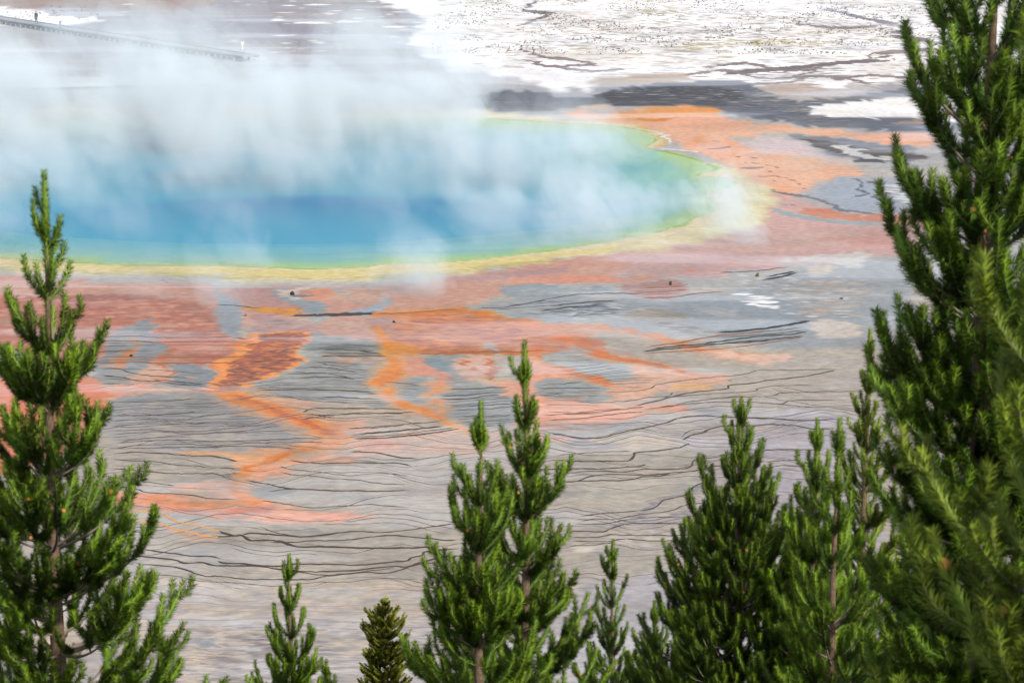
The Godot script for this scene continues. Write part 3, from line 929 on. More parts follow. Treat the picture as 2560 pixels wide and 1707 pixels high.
	# red-brown mat plain with orange rims
	mat("J", [1230, 500, 1300, 430, 1600, 415, 1900, 390, 2050, 380, 2200, 430, 2352, 470, 2600, 520, 2760, 560, 2950, 640, 3000, 700, 2700, 720, 1650, 720, 1380, 700, 1340, 600], rgb(206, 142, 122), 3, 1, 6)
	mat("J", [1230, 500, 1300, 440, 1450, 440, 1400, 520, 1500, 560, 1420, 600, 1330, 570], rgb(178, 142, 146), 6, 0.9)
	specks("J", [1500, 430, 2050, 390, 2400, 520, 2800, 640, 2600, 700, 1700, 690, 1400, 600], rgb(178, 112, 92), 260, Vector2(1.8, 1.1), 0.55)
	specks("J", [1500, 430, 2050, 390, 2400, 520, 2800, 640, 2600, 700, 1700, 690, 1400, 600], rgb(236, 164, 118), 160, Vector2(1.8, 0.7), 0.6)
	stream("J", [1290, 425, 12, 1500, 422, 10, 1750, 408, 12, 1950, 395, 16, 2080, 420, 20, 2250, 450, 10, 2400, 470, 4], rgb(226, 140, 64), 3, 0.95, 8)
	stream("J", [1250, 520, 10, 1320, 570, 20, 1390, 640, 40, 1400, 690, 44, 1400, 725, 50], rgb(246, 164, 92), 4, 0.95)
	mat("J", [1340, 640, 1500, 650, 1640, 690, 1640, 725, 1350, 735], rgb(232, 144, 70), 6, 0.85)
	specks("J", [1640, 690, 2352, 680, 2700, 700, 2700, 725, 1640, 730], rgb(196, 110, 50), 90, Vector2(1.2, 0.5), 0.8)
	mat("J", [2050, 630, 2150, 650, 2200, 700, 2140, 700, 2080, 670], rgb(178, 178, 184), 3, 0.9)
	mat("J", [310, 380, 440, 378, 740, 385, 640, 440, 520, 430], rgb(202, 140, 90), 3, 0.95, 8)
	specks("J", [310, 375, 740, 385, 680, 420, 380, 400], rgb(226, 160, 60), 50, Vector2(0.9, 0.5), 0.9)
	mat("J", [380, 430, 640, 450, 840, 500, 820, 560, 420, 560, 400, 500], rgb(184, 148, 150), 5, 0.9)
	specks("J", [440, 450, 640, 470, 640, 510, 480, 490], rgb(120, 110, 122), 22, Vector2(1.6, 0.5), 0.6)
	# looping grey channel below the rim
	stream("J", [650, 228, 5, 580, 248, 8, 565, 285, 14, 640, 320, 22, 740, 350, 30, 840, 390, 50, 900, 425, 60], rgb(148, 160, 172), 3)
	mat("J", [590, 250, 680, 240, 790, 235, 720, 275, 760, 300, 700, 320, 620, 300], rgb(216, 206, 204), 4, 0.9)
	stream("J", [660, 288, 6, 740, 295, 8, 830, 292, 4], rgb(120, 124, 132), 2, 0.9)
	mat("J", [820, 250, 900, 238, 1000, 245, 980, 290, 860, 310, 800, 280], rgb(214, 152, 128), 6, 0.9)
	stream("J", [985, 238, 5, 1030, 262, 12, 1130, 268, 5], rgb(156, 166, 178), 3)
	stream("J", [1350, 300, 40, 1340, 350, 30, 1240, 395, 30, 1120, 418, 14], rgb(166, 182, 202), 6, 0.9)
	stream("J", [660, 438, 6, 900, 435, 10, 1100, 428, 12, 1290, 424, 10], rgb(60, 56, 56), 2, 0.85)
	mat("J", [750, 455, 930, 448, 900, 480, 860, 490, 780, 470], rgb(178, 184, 192), 3)
	stream("J", [50, 215, 3, 110, 240, 8, 140, 290, 16, 220, 340, 30, 290, 368, 6], rgb(146, 156, 172), 3)
	stream("G", [1640, 238, 4, 1690, 260, 8, 1720, 300, 10, 1800, 290, 4, 1880, 318, 8], rgb(168, 160, 182), 2)
	mat("J", [2190, 250, 2300, 215, 2500, 205, 2800, 240, 3000, 220, 3000, 300, 2700, 330, 2450, 330, 2300, 300], rgb(150, 162, 176), 5)
	stream("J", [1800, 180, 14, 2050, 165, 20, 2352, 130, 26, 2700, 90, 14], rgb(184, 150, 156), 8, 0.8)
	mat("F", [400, 95, 600, 75, 900, 75, 1150, 70, 1400, 40, 1600, 0, 1700, -10, 1400, 30, 1200, 75, 1000, 110, 700, 110, 420, 110], rgb(224, 158, 140), 8, 0.95)
	# main stream with orange margins
	mat("G", [2280, 850, 2352, 800, 2500, 770, 2660, 770, 2640, 840, 2600, 880, 2600, 900, 2700, 960, 2560, 1010, 2400, 1080, 2250, 1200, 2200, 1310, 2060, 1300, 2100, 1180, 2080, 1060, 2240, 960], rgb(226, 146, 104), 3, 1, 6)
	mat("D", [130, 250, 600, 235, 560, 310, 470, 400, 450, 430, 540, 480, 430, 550, 200, 620, 60, 690, -10, 770, -80, 790, -240, 740, -210, 560, -120, 420, 60, 330], rgb(248, 164, 104), 3, 1, 8)
	mat("D", [190, 255, 560, 245, 490, 340, 420, 405, 400, 440, 480, 480, 380, 545, 150, 610, 20, 680, -60, 740, -170, 720, -150, 600, -20, 480, -40, 440, 100, 350, 140, 300], rgb(172, 104, 86), 3, 1, 10)
	specks("D", [150, 260, 540, 250, 420, 420, 420, 500, 150, 600, -60, 730, -150, 640, 0, 440], rgb(222, 140, 92), 200, Vector2(0.9, 0.7), 0.7)
	specks("D", [150, 260, 540, 250, 420, 420, 420, 500, 150, 600, -60, 730, -150, 640, 0, 440], rgb(112, 72, 68), 220, Vector2(0.8, 0.6), 0.7)
	stream("D", [-200, 740, 24, 20, 800, 60, 250, 880, 60, 480, 970, 52, 700, 1060, 50, 880, 1130, 50, 950, 1140, 16], rgb(250, 172, 122), 3)
	stream("D", [0, 775, 20, 200, 850, 30, 330, 920, 24, 520, 990, 22, 760, 1080, 26, 900, 1130, 14], rgb(214, 132, 96), 5, 0.8)
	specks("D", [180, 830, 300, 850, 420, 930, 360, 950, 220, 890], rgb(158, 104, 108), 30, Vector2(1.2, 0.6), 0.6)
	stream("E", [2100, 450, 10, 2020, 480, 26, 1850, 510, 34, 1640, 560, 30, 1420, 630, 32, 1280, 700, 36, 1180, 770, 44, 1090, 820, 30], rgb(250, 170, 108), 3)
	stream("E", [2000, 488, 8, 1800, 525, 10, 1560, 590, 12, 1330, 680, 12, 1220, 740, 16], rgb(236, 144, 78), 2, 0.8)
	mat("E", [620, 590, 900, 560, 1300, 555, 1700, 545, 1560, 590, 1350, 640, 1200, 700, 1100, 650, 900, 600], rgb(238, 180, 142), 8, 0.95)
	mat("E", [1300, 690, 1500, 640, 1900, 600, 2250, 560, 2352, 570, 2100, 640, 1700, 680, 1520, 760, 1400, 800, 1200, 810], rgb(232, 180, 160), 10, 0.9)
	mat("E", [1300, 690, 1460, 680, 1560, 750, 1400, 790, 1250, 800, 1230, 760], rgb(244, 168, 140), 6, 0.8)
	stream("E", [1080, 815, 16, 1130, 880, 50, 1190, 950, 60, 1260, 975, 60, 1340, 975, 8], rgb(250, 178, 124), 4)
	mat("E", [80, 900, 320, 920, 760, 950, 1160, 985, 1400, 985, 1700, 1050, 2000, 1080, 2352, 1100, 2100, 1150, 1700, 1170, 1300, 1150, 1000, 1130, 700, 1090, 500, 1050, 240, 1020, 60, 990], rgb(246, 172, 146), 8)
	mat("E", [700, 840, 1060, 810, 1130, 900, 1160, 965, 900, 940, 600, 890], rgb(236, 184, 162), 8, 0.9)
	mat("E", [300, 930, 700, 940, 1000, 980, 1100, 1030, 800, 1060, 500, 1030, 320, 990], rgb(240, 158, 132), 10, 0.8)
	mat("E", [1240, 1050, 1440, 1045, 1420, 1090, 1320, 1110, 1260, 1090], rgb(190, 130, 132), 8, 0.7)
	mat("E", [1000, 1080, 1240, 1050, 1260, 1090, 1050, 1110], rgb(206, 132, 124), 6, 0.7)
	mat("E", [1250, 900, 1300, 875, 1420, 865, 1700, 890, 1500, 950, 1330, 970, 1260, 930], rgb(150, 150, 154), 4, 0.95)
	mat("E", [1050, 760, 1140, 745, 1110, 790, 1070, 802], rgb(96, 94, 98), 3, 0.95)
	mat("E", [440, 1180, 900, 1270, 1200, 1300, 1300, 1340, 600, 1340, 300, 1200], rgb(178, 168, 162), 10, 0.7)
	mat("E", [380, 1160, 620, 1210, 900, 1275, 1000, 1310, 800, 1320, 500, 1220], rgb(228, 184, 160), 7, 0.7)
	stream("D", [-60, 780, 24, 20, 800, 46, 250, 880, 46, 480, 970, 42, 700, 1060, 40, 880, 1130, 40, 950, 1140, 16], rgb(244, 158, 104), 2, 0.95)
	stream("D", [0, 775, 14, 200, 850, 22, 330, 920, 20, 520, 990, 18, 760, 1080, 18, 900, 1130, 10], rgb(190, 106, 72), 4, 0.8)
	stream("E", [2100, 450, 10, 2020, 480, 22, 1850, 510, 26, 1640, 560, 24, 1420, 630, 26, 1280, 700, 30, 1180, 770, 36, 1090, 820, 22], rgb(246, 162, 98), 2, 0.95)
	stream("E", [2000, 488, 6, 1800, 525, 8, 1560, 590, 9, 1330, 680, 10, 1220, 740, 10], rgb(214, 122, 66), 2, 0.8)
	stream("E", [1080, 815, 12, 1130, 880, 36, 1190, 950, 46, 1260, 975, 50, 1340, 975, 8], rgb(246, 168, 112), 3, 0.95)
	stream("E", [1200, 975, 20, 1050, 1000, 24, 850, 1010, 22, 600, 990, 18, 350, 960, 10], rgb(240, 164, 130), 6, 0.8)
	# second stream
	stream("D", [1290, 440, 90, 1310, 520, 70, 1260, 590, 80, 1170, 640, 60, 1190, 700, 44, 1280, 790, 36, 1400, 860, 24, 1560, 900, 18, 1700, 975, 16, 1850, 1040, 14, 1960, 1100, 4], rgb(250, 170, 114), 3)
	stream("D", [1330, 480, 30, 1300, 590, 34, 1220, 650, 30, 1260, 740, 14, 1360, 830, 10], rgb(216, 132, 96), 4, 0.8)
	mat("D", [1330, 450, 1560, 450, 1700, 560, 1770, 600, 1750, 680, 1680, 720, 1560, 690, 1660, 640, 1540, 600, 1380, 590], rgb(220, 160, 142), 5, 0.95)
	stream("D", [1700, 680, 40, 1600, 760, 40, 1640, 830, 50, 1690, 900, 40, 1720, 960, 14], rgb(234, 186, 162), 6, 0.95)
	mat("D", [1580, 460, 1760, 470, 1800, 560, 1700, 560, 1600, 520], rgb(140, 154, 170), 4, 0.95)
	mat("D", [1800, 520, 1900, 440, 2160, 440, 2100, 560, 2140, 640, 2352, 660, 2352, 740, 2200, 700, 1950, 640, 1820, 600], rgb(226, 186, 170), 6, 0.9)
	stream("D", [1940, 470, 14, 1910, 510, 22, 1960, 560, 12], rgb(196, 116, 92), 3, 0.9)
	stream("D", [2130, 470, 18, 2100, 540, 30, 2090, 580, 26, 2160, 640, 10], rgb(196, 116, 92), 3, 0.9)
	mat("D", [2130, 650, 2352, 660, 2500, 820, 2300, 800, 2180, 720], rgb(232, 178, 156), 6, 0.9)
	stream("D", [1290, 440, 60, 1310, 520, 50, 1260, 590, 56, 1170, 640, 40, 1190, 700, 32, 1280, 790, 26, 1400, 860, 18, 1560, 900, 14, 1700, 975, 13, 1850, 1040, 11, 1960, 1100, 4], rgb(246, 160, 102), 2, 0.95)
	# eastern streamers
	stream("F", [520, 470, 40, 600, 560, 30, 760, 610, 22, 900, 655, 18, 960, 690, 14, 980, 740, 22, 940, 790, 30], rgb(232, 142, 108), 3)
	mat("F", [500, 520, 700, 600, 640, 700, 900, 780, 1000, 790, 1100, 820, 1000, 890, 700, 980, 500, 990, 450, 800, 460, 650], rgb(240, 176, 152), 10, 0.9)
	mat("F", [560, 650, 800, 660, 920, 720, 950, 770, 820, 800, 620, 790, 540, 740], rgb(158, 166, 174), 6, 0.9)
	mat("F", [620, 500, 800, 460, 880, 530, 1100, 580, 1250, 620, 1100, 660, 900, 640, 700, 580, 560, 540], rgb(172, 180, 190), 5, 0.9)
	stream("F", [440, 320, 20, 620, 340, 16, 800, 350, 14, 1000, 360, 14, 1200, 400, 18, 1350, 450, 14, 1560, 500, 12, 1800, 530, 8], rgb(230, 160, 132), 4, 0.95)
	stream("F", [620, 400, 36, 780, 440, 24, 860, 490, 22, 960, 525, 14, 1160, 555, 10, 1300, 590, 10, 1450, 630, 6], rgb(222, 140, 108), 3, 0.95)
	stream("F", [460, 340, 8, 620, 370, 8, 760, 395, 8, 860, 395, 4], rgb(232, 160, 128), 3, 0.9)
	mat("F", [1450, 490, 1700, 500, 1900, 510, 1960, 540, 1800, 560, 1560, 520], rgb(246, 206, 190), 8, 0.9)
	mat("F", [1100, 560, 1300, 600, 1600, 640, 1500, 700, 1250, 720, 1000, 790, 950, 700, 1050, 640], rgb(240, 188, 166), 12, 0.8)
	mat("A", [60, 380, 340, 410, 700, 430, 1000, 440, 1300, 470, 900, 520, 600, 590, 300, 640, 100, 640], rgb(240, 170, 146), 10, 0.9)
	mat("A", [1100, 290, 1300, 290, 1420, 310, 1200, 340, 1050, 320], rgb(238, 190, 142), 8, 0.8)
	mat("A", [260, 600, 700, 560, 1000, 540, 1300, 500, 1640, 480, 1640, 520, 1200, 540, 800, 620, 400, 690, 200, 650], rgb(172, 172, 178), 10, 0.8)
	mat("A", [560, 700, 1000, 650, 1160, 680, 1100, 740, 800, 770, 560, 750], rgb(204, 188, 168), 12, 0.8)
	mat("A", [400, 690, 640, 710, 640, 760, 480, 760], rgb(146, 146, 154), 8, 0.8)
	stream("A", [520, 705, 8, 580, 706, 10], rgb(236, 200, 176), 4)
	mat("A", [1250, 480, 1400, 480, 1500, 510, 1360, 520], rgb(140, 142, 152), 8, 0.8)
	mat("A", [1800, 500, 2050, 480, 2323, 500, 2323, 560, 1950, 550], rgb(156, 156, 170), 10, 0.8)
	# eastern wet sinter
	mat("F", [150, 235, 400, 200, 700, 165, 1150, 165, 1600, 150, 1800, 100, 2100, 20, 2352, 0, 2600, 0, 2600, 420, 2100, 480, 1800, 460, 1350, 420, 1000, 350, 700, 330, 450, 310, 300, 260], rgb(164, 170, 180), 10)
	mat("F", [1010, 150, 1130, 100, 1320, 95, 1400, 150, 1300, 195, 1180, 195], rgb(178, 138, 136), 5, 0.9)
	mat("F", [1150, 250, 1500, 200, 1900, 180, 2050, 290, 1900, 350, 1600, 380, 1400, 330], rgb(152, 162, 176), 12, 0.9)
	mat("F", [1030, 290, 1180, 245, 1300, 270, 1400, 310, 1280, 330, 1080, 320], rgb(158, 152, 148), 6, 0.9)
	specks("F", [540, 260, 980, 200, 1000, 280, 760, 300], rgb(96, 104, 116), 80, Vector2(1.2, 0.6), 0.7)
	specks("F", [540, 260, 980, 200, 1000, 290, 760, 310], rgb(224, 228, 236), 30, Vector2(0.8, 0.5), 0.9)
	specks("F", [1660, 160, 1800, 170, 1900, 250, 1740, 240], crust(0.95), 26, Vector2(1.5, 0.9))  # scattered bright white specks, same white as the far flat
	specks("F", [1500, 60, 2352, 40, 2352, 300, 1900, 300, 1600, 140], rgb(226, 230, 238), 130, Vector2(1.4, 0.8), 0.7)
	specks("F", [2000, 100, 2352, 100, 2352, 300, 2000, 280], rgb(196, 182, 178), 60, Vector2(2.2, 1.4), 0.6)
	mat("F", [2050, 20, 2200, 10, 2220, 40, 2100, 55], rgb(216, 204, 198), 4, 0.9)
	mat("F", [2080, 320, 2180, 310, 2352, 350, 2352, 400, 2200, 420, 2110, 390], rgb(214, 204, 200), 6, 0.95)
	mat("F", [1900, -20, 2352, -70, 2352, 20, 2200, 0], rgb(224, 222, 226), 6, 0.8, 12)
	specks("F", [1200, 320, 1500, 350, 1540, 400, 1300, 380], rgb(112, 114, 126), 50, Vector2(1.4, 0.6), 0.6)
	# lavender-grey east plain
	mat("A", [900, 560, 1300, 560, 2323, 600, 2323, 1100, 1800, 1100, 1400, 900, 1200, 760], rgb(186, 180, 186), 14, 0.7)
	mat("A", [1700, 560, 2323, 560, 2600, 1568, 1500, 1568, 1400, 1300, 1700, 1000], rgb(182, 178, 192), 14, 0.8)
	mat("A", [400, 1050, 1000, 980, 1250, 1020, 950, 1180, 500, 1230], rgb(196, 190, 184), 12, 0.8)
	var veil := rgb(146, 144, 162)
	stream("A", [650, 1345, 8, 800, 1290, 16, 950, 1190, 14, 1100, 1120, 8, 1200, 1090, 12, 1290, 1030, 16, 1350, 1000, 8], veil, 4, 0.85, 8)
	stream("A", [760, 1400, 10, 900, 1300, 18, 1100, 1260, 18, 1250, 1180, 16, 1370, 1110, 14], veil, 5, 0.8, 10)
	stream("A", [900, 1340, 10, 1080, 1290, 18, 1240, 1240, 16, 1360, 1190, 14], veil, 5, 0.8, 10)
	stream("A", [1780, 960, 14, 1860, 930, 20, 1960, 900, 16, 2060, 880, 12], veil, 5, 0.8)
	specks("A", [900, 1200, 1370, 1100, 1370, 1500, 800, 1500, 700, 1400], rgb(214, 208, 212), 60, Vector2(1.6, 0.8), 0.7)
	specks("A", [400, 1440, 620, 1470, 600, 1500, 400, 1510], rgb(232, 222, 216), 14, Vector2(1.6, 0.6), 0.8)
	# fine-banded foreground
	mat("H", [-400, 430, 200, 430, 1200, 490, 2352, 450, 3400, 500, 3400, 1300, -400, 1300], rgb(212, 198, 188), 10, 0.9)
	mat("S", [1400, 1480, 1900, 1440, 2700, 1440, 2700, 1760, 1300, 1760], rgb(190, 186, 198), 20, 0.9)
	for k in 3:
		specks("H", [-300, 480, 1200, 500, 3400, 480, 3400, 1250, -300, 1250], [rgb(212, 196, 188), rgb(172, 168, 176), rgb(206, 204, 210)][k], 420, Vector2(1.7, 1.3), 0.5)
	specks("H", [200, 800, 2352, 700, 2352, 1200, 100, 1200], rgb(128, 122, 132), 520, Vector2(0.9, 0.4), 0.55)
	specks("H", [560, 870, 680, 870, 680, 930, 560, 930], rgb(150, 158, 172), 20, Vector2(0.9, 0.6), 0.7)
	# thin deposits over the grey terraces
	specks("S", [250, 950, 1000, 950, 1400, 1050, 2100, 1020, 2200, 1300, 1400, 1420, 300, 1450], rgb(196, 182, 168), 300, Vector2(2.2, 1.8), 0.35)
	specks("S", [250, 950, 1000, 950, 1400, 1050, 2100, 1020, 2200, 1300, 1400, 1420, 300, 1450], rgb(150, 150, 156), 300, Vector2(2.4, 1.8), 0.3)
	specks("S", [1300, 950, 2300, 850, 2300, 1100, 1400, 1150], rgb(206, 202, 208), 160, Vector2(3.0, 1.0), 0.4)

func streak_layer(seed_: int, col: Color, most: float, from: float, stretch: int) -> Image:
	# thin irregular deposits drawn out along the flat: colour with a noisy cover
	var n := FastNoiseLite.new()
	n.seed = seed_
	n.frequency = 0.012
	n.fractal_octaves = 6
	n.fractal_gain = 0.6
	var im := n.get_image(1024 / stretch, 1024)
	im.convert(Image.FORMAT_L8)
	var d := im.get_data()
	var out := PackedByteArray()
	out.resize(d.size() * 4)
	var r := int(col.r * 255)
	var g := int(col.g * 255)
	var b := int(col.b * 255)
	for i in d.size():
		var j := i * 4
		out[j] = r
		out[j + 1] = g
		out[j + 2] = b
		out[j + 3] = int(clampf((d[i] / 255.0 - from) * 2.6, 0.0, 1.0) * most * 255.0)
	var o := Image.create_from_data(1024 / stretch, 1024, false, Image.FORMAT_RGBA8, out)
	o.resize(SIDE, SIDE, Image.INTERPOLATE_CUBIC)
	return o

func weather_maps() -> void:
	# draw the mats out sideways in thin fingers, as sheet flow over the terracettes does
	for m in 2:
		var n := FastNoiseLite.new()
		n.seed = 40 + m
		n.frequency = 0.02
		n.fractal_octaves = 4
		n.fractal_gain = 0.7
		var im := n.get_image(256, SIDE)
		im.convert(Image.FORMAT_L8)
		im.resize(SIDE, SIDE, Image.INTERPOLATE_BILINEAR)
		var sh := im.get_data()
		var src := maps[m].get_data().to_int32_array()
		var dst := src.duplicate()
		var reach := 15 if m == 0 else 10
		for y in SIDE:
			var row := y * SIDE
			for x in SIDE:
				var k := x + ((sh[row + x] - 128) * reach >> 7)
				dst[row + x] = src[row + (k if k >= 0 and k < SIDE else x)]
		maps[m] = Image.create_from_data(SIDE, SIDE, false, Image.FORMAT_RGBA8, dst.to_byte_array())
	var full := Rect2i(0, 0, SIDE, SIDE)
	for m in 2:
		maps[m].blend_rect(streak_layer(61 + m, rgb(120, 110, 108), 0.24, 0.5, 1 + m), full, Vector2i.ZERO)
		maps[m].blend_rect(streak_layer(71 + m, rgb(236, 222, 208), 0.34, 0.52, 1 + m), full, Vector2i.ZERO)
		maps[m].blend_rect(streak_layer(81 + m, rgb(156, 156, 162), 0.24, 0.54, 1), full, Vector2i.ZERO)

func grain_texture() -> ImageTexture:
	var n := FastNoiseLite.new()
	n.seed = 9
	n.frequency = 0.035
	n.fractal_octaves = 5
	n.fractal_gain = 0.62
	var im := n.get_seamless_image(512, 512)
	im.convert(Image.FORMAT_RGB8)
	var d := im.get_data()
	for i in d.size():
		d[i] = int(clampf(232 + (d[i] - 128) * 0.22, 0, 255))
	return ImageTexture.create_from_image(Image.create_from_data(512, 512, false, Image.FORMAT_RGB8, d))

func wet_texture(seed_: int) -> ImageTexture:
	# films of water left lying here and there
	var n := FastNoiseLite.new()
	n.seed = seed_
	n.frequency = 0.01
	n.fractal_octaves = 5
	var im := n.get_image(256, 1024)
	im.convert(Image.FORMAT_L8)
	var d := im.get_data()
	for i in d.size():
		d[i] = int(clampf(0.95 - (d[i] / 255.0 - 0.5) * 3.0, 0.42, 0.95) * 255.0)
	return ImageTexture.create_from_image(Image.create_from_data(256, 1024, false, Image.FORMAT_L8, d))

func build_ground() -> MeshInstance3D:
	for p in curve(pts("V", SHORE_V), true, 4):
		shore.append(on_ground(p))
	var lo := Vector2(1e9, 1e9)
	var hi := -lo
	for p in shore:
		lo = lo.min(p)
		hi = hi.max(p)
	var xs := axis_lines(-85.0, 85.0, 0.85, 4000.0)
	var zs := axis_lines(-450.0, -88.0, 1.0, 4000.0)
	# the map borders must be grid lines
	var zi := 0
	for i in zs.size():
		if absf(zs[i] + 190.0) < absf(zs[zi] + 190.0):
			zi = i
	zs[zi] = -190.0
	for e in [-45.0, 45.0]:
		var xi := 0
		for i in xs.size():
			if absf(xs[i] - e) < absf(xs[xi] - e):
				xi = i
		xs[xi] = e
	var nx := xs.size()
	var nz := zs.size()
	var v := PackedVector3Array()
	var uv := PackedVector2Array()
	var uv2 := PackedVector2Array()
	for j in nz:
		for i in nx:
			var p := Vector2(xs[i], zs[j])
			var close := p.x > lo.x - 1 and p.x < hi.x + 1 and p.y > lo.y - 1 and p.y < hi.y + 1
			v.append(Vector3(p.x, ground_y(p, close), p.y))
	var nrm := PackedVector3Array()
	for j in nz:
		for i in nx:
			var a := v[j * nx + mini(i + 1, nx - 1)] - v[j * nx + maxi(i - 1, 0)]
			var b := v[mini(j + 1, nz - 1) * nx + i] - v[maxi(j - 1, 0) * nx + i]
			nrm.append(b.cross(a).normalized())
	var mesh := ArrayMesh.new()
	var grain := grain_texture()
	var rn := FastNoiseLite.new()
	rn.seed = 33
	rn.frequency = 0.05
	rn.fractal_octaves = 5
	rn.fractal_gain = 0.6
	var relief := ImageTexture.create_from_image(rn.get_image(2048, 2048))
	for s in 3:
		uv.clear()
		uv2.clear()
		var r: Array = MAPS[mini(s, 1)]
		for p in v:
			uv.append(Vector2((p.x - r[0]) / (r[2] - r[0]), (p.z - r[1]) / (r[3] - r[1])))
			uv2.append(Vector2(p.x / 17.3 + p.z * 0.013, p.z / 11.9))
		var tri := PackedInt32Array()
		for j in nz - 1:
			for i in nx - 1:
				var c := Vector2((xs[i] + xs[i + 1]) * 0.5, (zs[j] + zs[j + 1]) * 0.5)
				var which := 2
				for m in 2:
					var q: Array = MAPS[m]
					if c.x > q[0] and c.x < q[2] and c.y > q[1] and c.y < q[3]:
						which = m
				if which == s:
					var k := j * nx + i
					tri.append_array(PackedInt32Array([k, k + 1, k + nx + 1, k, k + nx + 1, k + nx]))
		var arr := []
		arr.resize(Mesh.ARRAY_MAX)
		arr[Mesh.ARRAY_VERTEX] = v
		arr[Mesh.ARRAY_NORMAL] = nrm
		arr[Mesh.ARRAY_TEX_UV] = uv
		arr[Mesh.ARRAY_TEX_UV2] = uv2
		arr[Mesh.ARRAY_INDEX] = tri
		mesh.add_surface_from_arrays(Mesh.PRIMITIVE_TRIANGLES, arr)
		var m := StandardMaterial3D.new()
		if s < 2:
			m.albedo_texture = ImageTexture.create_from_image(maps[s])
			m.texture_repeat = true
		else:
			m.albedo_color = Color(0.2, 0.19, 0.15).linear_to_srgb()
		m.detail_enabled = true
		m.detail_albedo = grain
		m.detail_blend_mode = BaseMaterial3D.BLEND_MODE_MUL
		m.detail_uv_layer = BaseMaterial3D.DETAIL_UV_2
		m.roughness = 1.0
		m.metallic_specular = 0.4
		if s < 2:
			m.roughness_texture = wet_texture(91 + s)
			m.roughness_texture_channel = BaseMaterial3D.TEXTURE_CHANNEL_RED
			m.heightmap_enabled = true
			m.heightmap_texture = relief
			m.heightmap_scale = 4.0
		else:
			m.roughness = 0.9
		mesh.surface_set_material(s, m)
	var o := MeshInstance3D.new()
	o.name = "ground"
	o.mesh = mesh
	add_child(o)
	tag(o, "banded grey and orange sinter flat around the hot spring and the slope before it", "", "", "structure")
	return o

